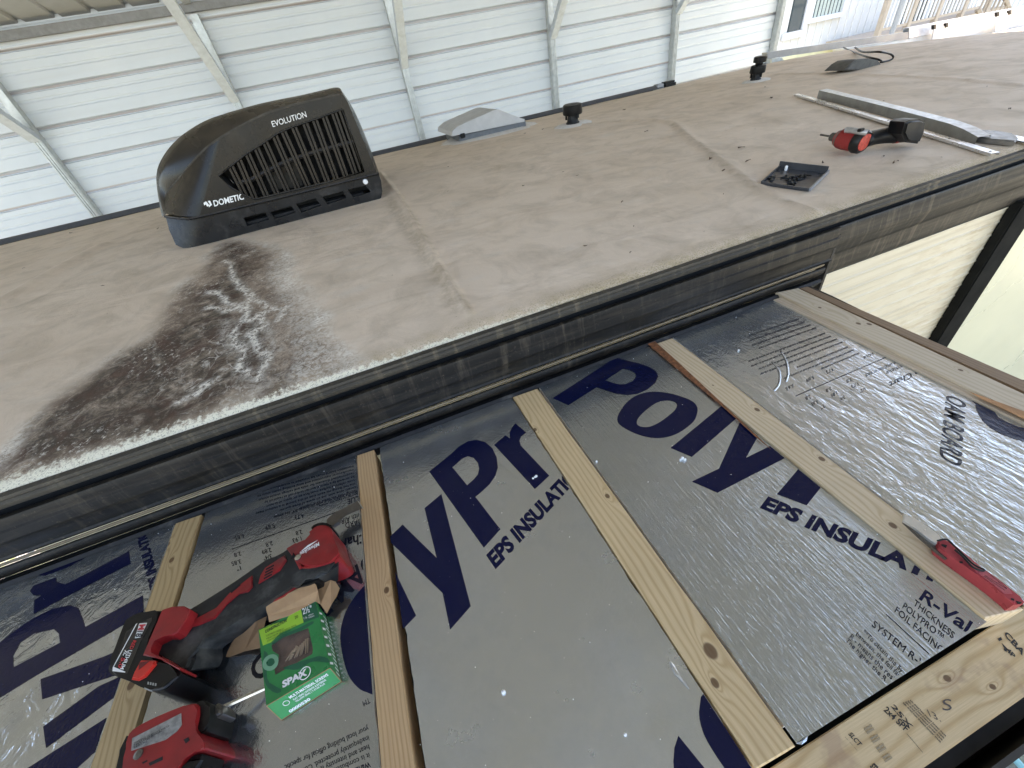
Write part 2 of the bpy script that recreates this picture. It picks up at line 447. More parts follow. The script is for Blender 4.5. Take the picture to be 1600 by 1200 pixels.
for x in xs:
    last = x == xs[-1]
    y0, y1 = WY - .098, WY - .004
    bm = bmesh.new(); add_box(bm, (x - .028, y0 + .03, GZ), (x + .028, y1, eav - .036))
    for g in (-.018, 0, .018): add_box(bm, (x + g - .004, y0 + .022, GZ), (x + g + .004, y0 + .031, PY(632, 105, WY - .1).z + .02))
    from_bm('post', bm, M['galv'], cp)
    zt = PY(632, 105, WY - .1).z
    # knee brace: flat channel from the post up to the rafter
    ytop = WY - 1.05; ztop = roofz(ytop) - .07
    bm = bmesh.new(); p0 = Vector((x, y0 + .01, zt - .01)); p1 = Vector((x, ytop, ztop)); dv = (p1 - p0).normalized(); nv = Vector((1, 0, 0)).cross(dv).normalized()
    pts = [p0 + Vector((-.033, 0, 0)), p0 + Vector((.033, 0, 0)), p1 + Vector((.033, 0, 0)), p1 + Vector((-.033, 0, 0))]
    add_prism(bm, pts, nv * -.05 if nv.z < 0 else nv * .05)
    from_bm('knee_brace', bm, plain('pale_galvanised', (.46, .51, .57), .45, .3, scale=20), cp)
    # rafter under the roof
    bm = bmesh.new()
    for ya, yb in ((WY - .08, 1.95), (1.95, -1.2)):
        pa = Vector((x, ya, roofz(ya) - .004)); pb = Vector((x, yb, roofz(yb) - .004))
        add_prism(bm, [pa + Vector((-.028, 0, 0)), pa + Vector((.028, 0, 0)), pb + Vector((.028, 0, 0)), pb + Vector((-.028, 0, 0))], (0, 0, -.055))
    from_bm('rafter', bm, M['galv'], cp)
    box('leg', (x - .028, -1.2, GZ), (x + .028, -1.144, roofz(-1.17) - .06), M['galv'], cp)
box('corner_trim', (x_r - .002, WY - .03, GZ), (x_r + .05, WY + .03, eav + .05), M['galv'], cp)

# ================================================================== CAMPER
YE = .664; YC = 1.95; HW = 1.30
camper = empty('camper', (1, YC, GZ), 'travel camper with stained beige membrane roof and black gutter rail under the carport', 'camper')
def crown(y): return .05 * (1 - ((y - YC) / HW) ** 2)
DROP = ((-9, 0), (3.4, 0), (3.8, -.008), (4.2, -.042), (4.6, -.095), (4.9, -.132), (5.3, -.165), (5.8, -.178), (6.4, -.188), (7.5, -.228), (12, -.38))
def drop(x):
    for (a, u), (b, w) in zip(DROP, DROP[1:]):
        if a <= x <= b: return u + (w - u) * (x - a) / (b - a)
    return 0
def roofpt(px, py):
    z = 0
    for _ in range(25):
        P_ = PZ(px, py, z); z = crown(P_.y)
    return P_
def seg_dist(p, a, b):
    ab = b - a; t = max(0, min(1, (p - a).dot(ab) / ab.length_squared)); return (p - a - ab * t).length, t
def poly2(pts): return [Vector((q.x, q.y)) for q in (roofpt(*p) for p in pts)]
ridges = []   # polyline, width, height
def ridge(pts, w, h): 
    P2 = [Vector(q) for q in spline([p.to_3d() for p in poly2(pts)], 4)]
    P2 = [Vector((q.x, q.y)) for q in P2]
    bb = (min(q.x for q in P2) - 4 * w, max(q.x for q in P2) + 4 * w, min(q.y for q in P2) - 4 * w, max(q.y for q in P2) + 4 * w)
    ridges.append((P2, w, h, bb))
ridge([(0, 474), (60, 440), (110, 412), (160, 385)], .035, .012)
ridge([(905, 195), (990, 188), (1050, 192), (1075, 215), (1130, 252), (1180, 290), (1240, 318), (1275, 333)], .012, .008)
ridge([(595, 270), (630, 320), (665, 380), (700, 440), (735, 490)], .010, .006)
ridge([(604, 285), (645, 350), (690, 430), (712, 478)], .020, .004)
ridge([(1180, 117), (1287, 115), (1412, 119), (1500, 124), (1600, 133)], .012, .006)
ridge([(1500, 106), (1600, 103)], .02, .004)
ridge([(1110, 300), (1180, 297), (1260, 330)], .03, .002)
def in_poly(x, y, P2):
    c = False; n = len(P2); j = n - 1
    for i in range(n):
        a, b = P2[i], P2[j]
        if (a.y > y) != (b.y > y) and x < (b.x - a.x) * (y - a.y) / (b.y - a.y) + a.x: c = not c
        j = i
    return c
def pd(p, P2):
    m_ = 9
    for i in range(len(P2)):
        q, _ = seg_dist(p, P2[i], P2[(i + 1) % len(P2)]); m_ = min(m_, q)
    return m_ if in_poly(p.x, p.y, P2) else -m_
stain_dark = poly2([(352, 380), (319, 400), (288, 436), (248, 484), (205, 528), (155, 566), (105, 602), (55, 650), (0, 700), (-80, 770), (-160, 845), (60, 775), (220, 708), (330, 668), (440, 622), (545, 578), (540, 545), (520, 500), (498, 478), (478, 440), (450, 410), (425, 385), (400, 372), (372, 372)])
core = poly2([(352, 378), (360, 400), (340, 440), (290, 490), (238, 522), (180, 565), (120, 612), (60, 662), (-50, 752), (100, 742), (250, 690), (330, 660), (400, 615), (445, 590), (440, 545), (410, 480), (395, 430), (388, 395)])
rings_ = poly2([(352, 500), (372, 540), (385, 560), (372, 590), (395, 615), (410, 590), (420, 560), (440, 545), (425, 520), (395, 505)])
pale_zone = poly2([(425, 388), (470, 425), (500, 480), (520, 510), (546, 578), (440, 622), (455, 545), (435, 480), (412, 430)])
veins = [poly2(p) for p in ([(366, 478), (380, 500), (370, 520), (384, 545), (376, 568), (390, 586)], [(405, 492), (416, 508), (398, 520), (403, 540), (417, 562), (400, 585), (398, 602)], [(356, 484), (385, 474), (410, 478), (444, 484), (436, 500)], [(352, 408), (372, 440), (382, 468), (364, 490)], [(338, 452), (350, 470), (362, 486)], [(372, 488), (392, 498), (404, 494), (420, 486)], [(300, 618), (312, 606), (330, 598)], [(270, 632), (290, 622)], [(325, 480), (345, 488), (372, 478)])]
vbb = [(min(p.x for p in V_) - .05, max(p.x for p in V_) + .05, min(p.y for p in V_) - .05, max(p.y for p in V_) + .05) for V_ in veins]
X = []
x = -3.6
while x < 9.5:
    X.append(x); x += .006 if -1.35 < x < .35 else (.02 if -2.0 < x < 2.6 else .06)
Yv = []
y = YE
while y < YC + HW:
    Yv.append(y); y += .006 if y < 1.75 else .02
Yv.append(YC + HW)
verts = []; att = []; dirt = []
seams = [(poly2(p), w_) for p, w_ in (([(603, 276), (632, 318), (662, 365), (692, 420), (716, 462), (738, 492)], .010), ([(598, 300), (640, 358), (672, 412), (700, 455), (712, 485)], .026), ([(1050, 196), (1128, 256), (1178, 294), (1240, 322)], .010))]
for x in X:
    for y in Yv:
        z = crown(y) + drop(x)
        p = Vector((x, y))
        for P2, w, h, bb in ridges:
            if bb[0] < x < bb[1] and bb[2] < y < bb[3]:
                dm = min(seg_dist(p, P2[i], P2[i + 1])[0] for i in range(len(P2) - 1))
                if dm < 3.5 * w: z += h * math.exp(-(dm / w) ** 2)
        q = Vector((x * 1.6, y * 1.6, 0)); z += .004 * noise.noise(q) + .0016 * noise.noise(q * 4.1)
        if y - YE < .03: z -= .006 * (1 - (y - YE) / .03) ** 2
        verts.append((x, y, z))
        s = e = c = 0.0
        g = 0.0
        if -.2 < x < 1.6 and y < 2.4:
            for P2, w2 in seams:
                dm = min(seg_dist(p, P2[i], P2[i + 1])[0] for i in range(len(P2) - 1))
                g = max(g, math.exp(-(dm / w2) ** 2))
        dirt.append((g, max(0, 1 - abs(p.y - YE) / .10), 0))
        if -1.6 < x < .45 and y < 2.0:
            wob = .040 * noise.noise(Vector((x * 5, y * 5, 4))) + .024 * noise.noise(Vector((x * 11, y * 11, 1))) + .012 * noise.noise(Vector((x * 28, y * 28, 3)))
            D = pd(p, stain_dark) + wob
            s = max(0, min(1, D / .07 + .15)); 
            e = math.exp(-((D - .012) / .022) ** 2) * max(0, min(1, .30 + 1.2 * noise.noise(Vector((x * 6, y * 6, 12))) + (.45 if x > -.35 else 0)))
            c = max(0, min(1, (pd(p, core) + 1.6 * wob) / .06 + .35))
            rg = pd(p, rings_) + wob * .8
            e = max(e, .5 * math.exp(-(rg / .013) ** 2))
            if s > 0:
                e = max(e, (.50 + .35 * noise.noise(Vector((x * 13, y * 13, 21)))) * max(0, min(1, pd(p, pale_zone) / .03 + .3)))
                q2 = Vector((x + wob * .7, y + .018 * noise.noise(Vector((x * 22, y * 22, 8)))))
                for V_, b_ in zip(veins, vbb):
                    if b_[0] < x < b_[1] and b_[2] < y < b_[3]:
                        dm = min(seg_dist(q2, V_[i], V_[i + 1])[0] for i in range(len(V_) - 1))
                        e = max(e, 1.35 * math.exp(-(dm / .0085) ** 2))
        att.append((s, e, c))
ny = len(Yv); faces = []
for i in range(len(X) - 1):
    for j in range(ny - 1):
        a = i * ny + j; faces.append((a, a + ny, a + ny + 1, a + 1))
me = bpy.data.meshes.new('roof_membrane'); me.from_pydata(verts, [], faces); me.update()
ca = me.attributes.new('stain', 'FLOAT_VECTOR', 'POINT')
ca.data.foreach_set('vector', [t for a in att for t in a])
ca = me.attributes.new('dirt', 'FLOAT_VECTOR', 'POINT')
ca.data.foreach_set('vector', [t for a in dirt for t in a])
for p in me.polygons: p.use_smooth = True
def roof_mat():
    t = NT('beige_roof_membrane')
    at = t.n('ShaderNodeAttribute', attribute_name='stain')
    sep = t.n('ShaderNodeSeparateXYZ', {0: at.outputs['Vector']}); s, e, c = sep.outputs
    n_big = t.noise(1.3, 5, .6); n_mid = t.noise(9, 6, .65, dist=.6); n_fine = t.noise(160, 4, .7)
    base = t.mix(t.rng(n_big, .35, .65), (.64, .51, .385), (.72, .59, .465))
    base = t.mix(t.rng(n_mid, .45, .72, 0, .5), base, (.36, .285, .205))
    base = t.mix(t.rng(t.noise(5, 5, .6, t.map((1, 2.4, 1), loc=(3, 1, 0))), .58, .75, 0, .35), base, (.62, .57, .50))
    base = t.mix(t.rng(n_fine, .62, .75, 0, .25), base, (.20, .16, .12))
    ad = t.n('ShaderNodeAttribute', attribute_name='dirt')
    sd_ = t.n('ShaderNodeSeparateXYZ', {0: ad.outputs['Vector']})
    base = t.mix(t.math('MULTIPLY', sd_.outputs[0], t.rng(t.noise(30, 6, .7), .38, .62, .1, .62)), base, (.30, .235, .165))
    base = t.mix(t.math('MULTIPLY', t.math('MULTIPLY', sd_.outputs[1], sd_.outputs[1]), t.rng(t.noise(20, 6, .7), .35, .65, .1, .8)), base, (.38, .29, .17))
    # dark mildew inside the stain
    k1 = t.noise(26, 8, .72, dist=1.0); k2 = t.noise(7, 6, .7, dist=1.5); k3 = t.noise(240, 3, .7)
    sv = t.math('MULTIPLY', s, t.rng(t.math('ADD', t.math('MULTIPLY', k1, .6), t.math('MULTIPLY', k3, .4)), .30, .54))
    dcol = t.mix(t.rng(k2, .4, .6), (.21, .145, .10), (.085, .055, .038))
    col = t.mix(t.math('MULTIPLY', sv, .85), base, dcol)
    cv = t.math('MULTIPLY', c, t.rng(t.math('ADD', t.math('MULTIPLY', k1, .5), t.math('MULTIPLY', k2, .5)), .34, .52))
    col = t.mix(t.math('MULTIPLY', cv, .85), col, t.mix(t.rng(k2, .45, .6), (.030, .025, .019), (.085, .044, .030)))
    # pale chalky deposits: rims, veins, speckle
    vein = t.math('ABSOLUTE', t.math('SUBTRACT', t.noise(11, 5, .6, dist=2.2), .5))
    vein = t.math('MULTIPLY', t.rng(vein, .0, .03, .75, 0), t.rng(t.noise(60, 5, .7), .4, .6))
    vein = t.math('MULTIPLY', vein, t.math('MULTIPLY', s, t.rng(t.noise(4, 3), .50, .60)))
    speck = t.math('MULTIPLY', s, t.rng(t.noise(95, 6, .75, dist=.6), .555, .64, 0, .8))
    speck = t.math('MULTIPLY', speck, t.rng(t.noise(6, 4, .6, t.map((1, 1, 1), loc=(5, 2, 0))), .44, .6))
    rim = t.math('MULTIPLY', e, t.rng(t.noise(85, 7, .8, dist=.8), .43, .56, 0, .95), clamp=True)
    pale = t.math('MAXIMUM', t.math('MAXIMUM', vein, speck), rim)
    col = t.mix(pale, col, (.80, .74, .64))
    # bright worn strip along the near edge, thick where the stain reaches it
    sp = t.n('ShaderNodeSeparateXYZ', {0: t.P})
    yy = t.math('SUBTRACT', sp.outputs[1], YE)
    wid = t.math('ADD', .007, t.math('MULTIPLY', t.rng(sp.outputs[0], -1.1, .35, .040, 0.0), 1.0))
    edge = t.math('SUBTRACT', 1.0, t.math('DIVIDE', yy, wid))
    edge = t.rng(t.math('ADD', edge, t.math('MULTIPLY', t.math('SUBTRACT', t.noise(75, 6, .75), .5), 3.2)), .25, .6)
    onl = t.rng(sp.outputs[0], .05, .45, .95, .0)
    col = t.mix(t.math('MULTIPLY', edge, onl), col, (.80, .75, .60))
    spo = t.math('MULTIPLY', t.rng(yy, .002, .035, 1, 0), t.rng(t.noise(260, 4, .7), .47, .56, 0, .75))
    col = t.mix(t.math('MULTIPLY', spo, t.rng(sp.outputs[0], .0, .4, .0, 1)), col, (.40, .31, .17))
    spd = t.math('MULTIPLY', t.rng(yy, .002, .05, 1, 0), t.rng(t.noise(330, 4, .7), .55, .6, 0, .6))
    col = t.mix(spd, col, (.13, .10, .07))
    h = t.math('ADD', t.math('MULTIPLY', n_mid, .8), t.math('MULTIPLY', n_fine, .12))
    h = t.math('ADD', h, t.math('MULTIPLY', t.math('MULTIPLY', s, k1), .5))
    h = t.math('ADD', h, t.math('MULTIPLY', t.noise(3.5, 3, .5, t.map((1, 2.2, 1), rot=(0, 0, .4)), dist=.8), 3.0))
    t.set(col=col, rough=t.rng(n_mid, .3, .7, .55, .72), spec=.2, nrm=t.bump(h, .55, .004)); return t.m
link('roof_membrane', me, roof_mat(), camper)

def rail_mat(name, base, rough, dust, streaks=1):
    t = NT(name)
    scr = t.noise(1, 5, .6, t.map((2.0, 120, 120)))
    drip = t.noise(1, 6, .7, t.map((55, 5, 5)), dist=.5)
    fl = t.noise(160, 4, .7)
    c = t.mix(t.rng(scr, .4, .65, 0, .6), base, tuple(x * 2.0 for x in base))
    zone = t.rng(t.noise(1.8, 3), .38, .62, .25, 1)
    film = t.rng(t.noise(1, 6, .65, t.map((7, 70, 70))), .48, .74, 0, .4)
    dm = t.math('MULTIPLY', t.rng(drip, .52, .68, 0, .5 * streaks), zone)
    c = t.mix(film, c, tuple(x * .5 for x in dust)); c = t.mix(dm, c, dust); c = t.mix(t.rng(fl, .6, .7, 0, .35), c, dust)
    t.set(col=c, rough=t.rng(scr, .35, .7, rough - .07, rough + .14), spec=.26, nrm=t.bump(t.math('ADD', scr, t.math('MULTIPLY', fl, .3)), .25, .001)); return t.m
RM = rail_mat('black_gutter_rail', (.007, .006, .005), .5, (.15, .12, .085))
TM = rail_mat('dirty_edge_trim', (.040, .035, .028), .6, (.20, .165, .11), 1.4)
LM = plain('golden_lip', (.20, .155, .095), .6, .1, scale=50, dirt=((.12, .10, .08), 30, .5, .6))
def rz(y, z0): return HC - (HC - z0) * (y / YE)
jit = lambda x, y, z: (0, .0012 * noise.noise(Vector((x * 2, y * 30, z * 30))))
extrude_profile('edge_trim', [(.668, -.006), (.662, -.003), (.655, -.004), (.650, rz(.650, -.012)), (.649, rz(.649, -.018)), (.652, rz(.652, -.020)), (.648, rz(.648, -.027)), (.650, rz(.650, -.033)), (.668, rz(.668, -.034))], -3.6, 9.5, TM, camper, nseg=120, jitter=jit)
extrude_profile('groove_seal', [(.667, rz(.650, -.030)), (.667, rz(.65, -.060))], -3.6, 9.5, M['dark'], camper)
XL = PY(1275, 420, YE).x
railp = [(.666, -.046), (.650, -.044), (.641, -.049), (.6375, -.055), (.6365, -.074), (.6335, -.079), (.6325, -.098), (.6360, -.103), (.6370, -.128), (.632, -.137)]
railp = [(y, rz(y, z)) for y, z in railp]
def sm(pr, n=3): return [(v.x, v.y) for v in spline([Vector((a, b, 0)) for a, b in pr], n)]
extrude_profile('gutter_rail', sm(railp, 2), -3.6, XL, RM, camper, nseg=100, jitter=jit, angle=24)
lip = [(y, rz(y, z)) for y, z in [(.633, -.1380), (.6285, -.1395), (.6275, -.142), (.629, -.1445), (.634, -.1455)]]
extrude_profile('gutter_lip', sm(lip), -3.6, XL - .03, LM, camper, nseg=60, angle=60)
low = [(y, rz(y, z)) for y, z in [(.634, -.147), (.630, -.151), (.628, -.160), (.633, -.168), (.645, -.172)]]
extrude_profile('lower_lip', sm(low), -3.6, XL - .02, RM, camper, nseg=60, jitter=jit, angle=60)
extrude_profile('slide_seal', [(.645, rz(.645, -.172)), (.625, rz(.63, -.178)), (.619, -.1535), (.66, -.21)], -3.6, XL - .03, M['rubber'], camper, nseg=60)
# the rail carries on flat past the slide-out
rp2 = [(y, rz(y, z)) for y, z in [(.666, -.046), (.650, -.044), (.645, -.052), (.642, -.075), (.640, -.090), (.643, -.104), (.648, -.118), (.652, -.124), (.653, -.165), (.660, -.174), (.664, -.175)]]
extrude_profile('gutter_rail', sm(rp2), XL + .0005, 9.5, RM, camper, nseg=80, jitter=jit, angle=50)
box('rail_end', (XL - .004, .636, -.20), (XL + .004, .662, -.05), M['rubber'], camper)
def wall_mat():
    t = NT('ribbed_cream_wall')
    st = t.noise(1, 5, .6, t.map((1.2, 1, 70)))
    sp = t.n('ShaderNodeSeparateXYZ', {0: t.P})
    near = t.rng(sp.outputs[0], 1.2, 1.75, 0, 1)
    c = t.mix(t.rng(st, .5, .66, 0, .35), (.56, .50, .38), (.30, .24, .15))
    c = t.mix(t.math('MULTIPLY', near, t.rng(t.noise(1, 6, .7, t.map((14, 1, 60))), .48, .62, 0, .6)), c, (.36, .26, .14))
    t.set(col=c, rough=.4, nrm=t.bump(st, .2, .002)); return t.m
wallm = wall_mat()
pr = []
z = -.14
while z > -2.9:
    pr += [(.664, z), (.664, z - .030), (.6615, z - .034), (.6615, z - .037), (.664, z - .041)]; z -= .0415
extrude_profile('side_wall', pr, .90, 1.80, wallm, camper, angle=10)
extrude_profile('side_wall', [(.666, -.14), (.666, -2.9)], 1.805, 9.5, M['pale'], camper)
extrude_profile('side_wall', [(.666, -.2), (.666, -2.9)], -3.6, -.8, M['cream'], camper)
xa = PY(1457, 536, .64).x; xb = PY(1476, 543, .64).x
box('corner_moulding', (xa + .012, .634, -2.6), (xb + .003, .663, rz(.64, -.176)), plain('matte_black_moulding', (.012, .012, .011), .9, spec=.08, scale=20, var=.3), camper, bevel=.004)
box('roof_end_cap', (-3.62, YE, -.6), (-3.601, YC + HW, -.012), M['cream'], camper)
box('roof_front_cap', (9.501, YE, -2.9), (9.52, YC + HW, -.6), M['cream'], camper)
box('underside', (-3.6, .668, -2.9), (9.5, YC + HW - .01, -2.85), M['dark'], camper)
box('back_wall', (-3.6, YC + HW - .012, -2.9), (9.5, YC + HW - .005, -.55), M['cream'], camper)
# far edge rail, ending in a plastic cap
fx = PY(1035, 135, YC + HW).x; FY = YC + HW
extrude_profile('far_edge_rail', sm([(FY - .01, .004), (FY + .01, .022), (FY + .035, .024), (FY + .05, .0), (FY + .05, -.05)]), -3.6, fx, plain('grey_black_rail', (.07, .075, .085), .4, .2), camper, nseg=2, angle=60)
c0 = Vector((fx, FY + .02, .0)); 
bm = bmesh.new(); add_box(bm, (fx + .01, FY - .01, -.03), (fx + .13, FY + .06, .035), None, .014)
from_bm('rail_end_cap', bm, M['black'], camper, angle=40)
box('cap_sleeve', (fx - .05, FY - .004, -.02), (fx + .012, FY + .052, .030), M['grey_plastic'], camper, bevel=.004)

# ================================================================== SLIDE-OUT: studs, boards
ZS = -.150; ZF = -.1530
slide = empty('slide_out_frame', (.2, .3, ZS - .1), 'opened slide-out roof frame with pale pine rafters and an end board', 'slide-out')
YTOP = .6165
def knots_px(L): return [(PZ(a, b, ZS).x, PZ(a, b, ZS).y, rr) for a, b, rr in L]
PINE1, PINE2 = (.60, .47, .31), (.44, .31, .175)
def stud(px, mat, zt=ZS, th=.040, dz=0):
    P_ = [PZ(a, b, zt) + Vector((0, 0, dz)) for a, b in px]
    # rough sawn long edges
    A, B, C_, D_ = P_
    A = B + (A - B) * ((YTOP - B.y) / (A.y - B.y)); D_ = C_ + (D_ - C_) * ((YTOP - .002 - C_.y) / (D_.y - C_.y))
    L = []; n = 26
    for k in range(n + 1):
        q = A.lerp(B, k / n); L.append(q + Vector((.0007 * noise.noise(q * 40), 0, 0)))
    for k in range(n + 1):
        q = C_.lerp(D_, k / n); L.append(q + Vector((.0007 * noise.noise(q * 37), 0, 0)))
    return prism('rafter', L, (0, 0, -th), mat, slide, bevel=.0012, segs=1)
def ext(px, a=0, b=0, z=ZS):
    """edge pixels (top end, bottom end) -> same line"""
    return px
# corner order: left-top, left-bottom, right-bottom, right-top
E_m = wood('pine_left', (.50, .355, .18), (.30, .185, .08), knots_px([(268, 875, .004), (205, 1070, .005), (263, 850, .003)]), seed=1)
D_m = wood('pine_reddish', (.56, .37, .20), (.36, .20, .085), knots_px([(604, 922, .004)]), seed=2, rings=1300)
C_m = wood('pine_centre', (.66, .485, .275), (.43, .27, .115), knots_px([(836, 671, .0035), (949, 775, .0035), (1110, 1017, .007), (1117, 1067, .004)]), seed=3, rings=620)
B_m = wood('pine_right', (.66, .52, .345), (.45, .31, .165), knots_px([(1183, 640, .004), (1284, 717, .004), (1395, 821, .004), (1114, 602, .0015)]), seed=4, rings=700)
A_m = wood('pine_far', (.62, .51, .37), (.45, .34, .215), knots_px([(1280, 483, .003), (1340, 508, .004), (1357, 509, .004), (1499, 581, .003)]), seed=5, rings=500)
stud([(282, 795), (120, 1262), (172, 1262), (317, 795)], E_m)
stud([(560, 745), (599, 1235), (652, 1235), (588, 735)], D_m)
stud([(800, 618), (1182, 1202), (1243, 1166), (838, 605)], C_m)
stud([(1007, 530), (1540, 966), (1600, 952), (1040, 520)], B_m)
# red bark strip on the left arris of the right rafter
bark = plain('red_brown_bark', (.20, .075, .03), .7, scale=120, var=.6, bump=.6)
prism('bark_strip', [PZ(a, b, ZS + .0006) for a, b in ((1010, 536), (1060, 578), (1130, 636), (1185, 686), (1205, 702), (1180, 678), (1120, 622), (1060, 566), (1022, 532))], (0, 0, -.0004), bark, slide)
# far edge member: inner lip, wide board, outer dark strip
stud([(1200, 463), (1605, 664), (1605, 650), (1213, 458)], wood('pine_edge', (.58, .46, .33), (.45, .33, .21), seed=6), dz=.0)
bm = bmesh.new()
q = [PZ(a, b, ZS + .004) for a, b in ((1212, 457), (1640, 669), (1640, 634), (1247, 450))]
prism('rafter', q, (0, 0, -.04), A_m, slide, bevel=.001)
prism('orange_strip', [PZ(a, b, ZS + .0046) for a, b in ((1515, 612), (1560, 628), (1640, 657), (1640, 674), (1570, 640), (1535, 624))], (0, 0, -.0003), plain('orange_wood', (.42, .20, .075), .6, scale=60, var=.3), slide)
q = [PZ(a, b, ZS + .0) for a, b in ((1250, 450), (1640, 630), (1640, 612), (1262, 448))]
prism('outer_strip', q, (0, 0, -.04), wood('dark_pine_edge', (.30, .20, .12), (.20, .12, .07), seed=8), slide)
q = [PZ(a, b, ZS - .006) for a, b in ((1252, 449), (1300, 470), (1400, 515), (1450, 540), (1520, 566), (1545, 584), (1570, 588), (1600, 606), (1640, 628), (1640, 600), (1590, 592), (1540, 572), (1500, 555), (1440, 530), (1400, 511), (1300, 462), (1266, 447))]
prism('broken_plywood_edge', q, (0, 0, -.02), plain('dark_rotten_edge', (.045, .032, .022), .85, scale=90, var=.6, bump=.7), slide)
# box sides of the slide
box('slide_side', (.862, -.16, -2.2), (.872, .60, ZS - .045), M['cream'], slide)
box('slide_front', (-.9, -.085, -2.2), (.86, -.080, -.215), plain('dark_front_panel', (.030, .028, .024), .5, scale=14, var=.3), slide)
box('floor_panel', (-1.0, -.07, -.245), (.86, .62, -.235), M['dark'], slide)
# end board (lower, in front)
ZR = -.190
R_m = wood('pine_end_board', (.66, .49, .285), (.45, .285, .125), [(PZ(a, b, ZR).x if 0 else PZ(a, b, ZR).y, PZ(a, b, ZR).x, rr) for a, b, rr in ((1480, 1060, .0032), (1551, 1073, .0026))], axis='x', rings=420, seed=9, stain=((.34, .21, .14), 14, .56, .5))
e0 = PZ(1480, 1174, ZR).y; e1_ = PZ(1426, 1057, ZR).y
prism('end_board', [Vector((-.9, e1_, ZR)), Vector((-.9, e0, ZR)), Vector((.88, e0, ZR)), Vector((.88, e1_, ZR))], (0, 0, -.035), R_m, slide, bevel=.001)
extrude_profile('lower_trim', [(e0 - .001, ZR - .05), (e0 - .03, ZR - .12), (e0 - .035, ZR - .3)], -.9, .86, plain('brown_black_trim', (.06, .052, .042), .5, scale=10, var=.4), slide)

# ---- foam boards with printed foil
bays = {}
def line_x(p, q):      # x on the straight line through two pixels (plane ZF) at given y
    a, b = PZ(*p, ZF), PZ(*q, ZF)
    return lambda y: a.x + (b.x - a.x) * (y - a.y) / (b.y - a.y)
LN = {'E1': line_x((282, 795), (144, 1200)), 'E2': line_x((318, 800), (217, 1130)),
      'D1': line_x((560, 745), (596, 1200)), 'D2': line_x((592, 735), (655, 1200)),
      'C1': line_x((800, 618), (1170, 1184)), 'C2': line_x((841, 605), (1246, 1166)),
      'B1': line_x((1005, 532), (1537, 966)), 'B2': line_x((1045, 524), (1600, 950)),
      'A1': line_x((1199, 464), (1605, 667))}
def rough_board(name, lx, rx, ylo, yhi, mat, label, gap=(.0015, .0015), clip=None):
    t = empty(name, ((lx(.3) + rx(.3)) / 2, .3, ZF - .03), label, 'insulation board', 'foil faced foam boards between the rafters')
    n = 70; top = []; L = []; R_ = []
    for k in range(n + 1):
        y = yhi + (ylo - yhi) * k / n
        ra = .0022 * noise.noise(Vector((y * 60, 1.3, 5))) + .0008 * noise.noise(Vector((y * 260, 4, 1)))
        rb = .0030 * noise.noise(Vector((y * 55, 7.3, 2))) + .0012 * noise.noise(Vector((y * 240, 2, 9)))
        L.append(Vector((lx(y) + gap[0] + abs(ra), y, ZF))); R_.append(Vector((rx(y) - gap[1] - abs(rb), y, ZF)))
    v = L + R_; N = n + 1
    fc = [(i, i + 1, N + i + 1, N + i) for i in range(n)]
    bot = [p - Vector((0, 0, .024)) for p in v]
    cut = lambda p: Vector((p.x, max(p.y, ylo + .014), p.z))
    bot = [cut(p) for p in bot]
    from_py('foil_facing', v, fc, mat, t)
    lo = [cut(p - Vector((0, 0, .0006))) for p in v]
    vv = lo + bot; NN = 2 * N
    sf = [(i, i + 1, NN + i + 1, NN + i) for i in range(n)] + [(N + i, N + i + 1, NN + N + i + 1, NN + N + i) for i in range(n)] + [(0, N, NN + N, NN), (n, N + n, NN + N + n, NN + n)]
    sf += [(i, i + 1, N + i + 1, N + i) for i in range(n)]
    from_py('foam_core', vv, sf, M['foam'], t)
    return t
one = lambda v: (lambda y: v)
F0 = foil('foil_left', rough=.10, wr=1.7); F1 = foil('foil_dusty', (.50, .54, .585), rough=.13, wr=1.0, midk=.15); F2 = foil('foil_centre', (.68, .725, .775), rough=.22, wr=1.2, midk=.12)
F3 = foil('foil_streaked', (.52, .57, .62), rough=.20, wr=.7, streak=1.0, midk=.05); F4 = foil('foil_crinkled', (.60, .655, .72), rough=.12, wr=.8, streak=.3, crinkle=.65)
YT = .618
bd0 = rough_board('foam_board', one(-1.05), LN['E1'], -.01, YT, F0, 'leftmost foil board with big navy letters, beside the power tool battery')
bd1 = rough_board('foam_board', LN['E2'], LN['D1'], -.01, YT, F1, 'foil board under the green screw box, with an upside-down printed chart', gap=(.004, .001))
bd2 = rough_board('foam_board', LN['D2'], LN['C1'], -.01, YT, F2, 'grey foil board in the middle with a navy yPr and a small rough right edge', gap=(.006, .0025))
bd3 = rough_board('foam_board', LN['C2'], LN['B1'], .002, YT, F3, 'streaked foil board with a navy Poly between the centre and right rafters', gap=(.001, .001))
bd4 = rough_board('foam_board', LN['B2'], LN['A1'], -.01, YT, F4, 'crinkled bright foil board at the far right reading FOAM BOARD', gap=(.002, .001))

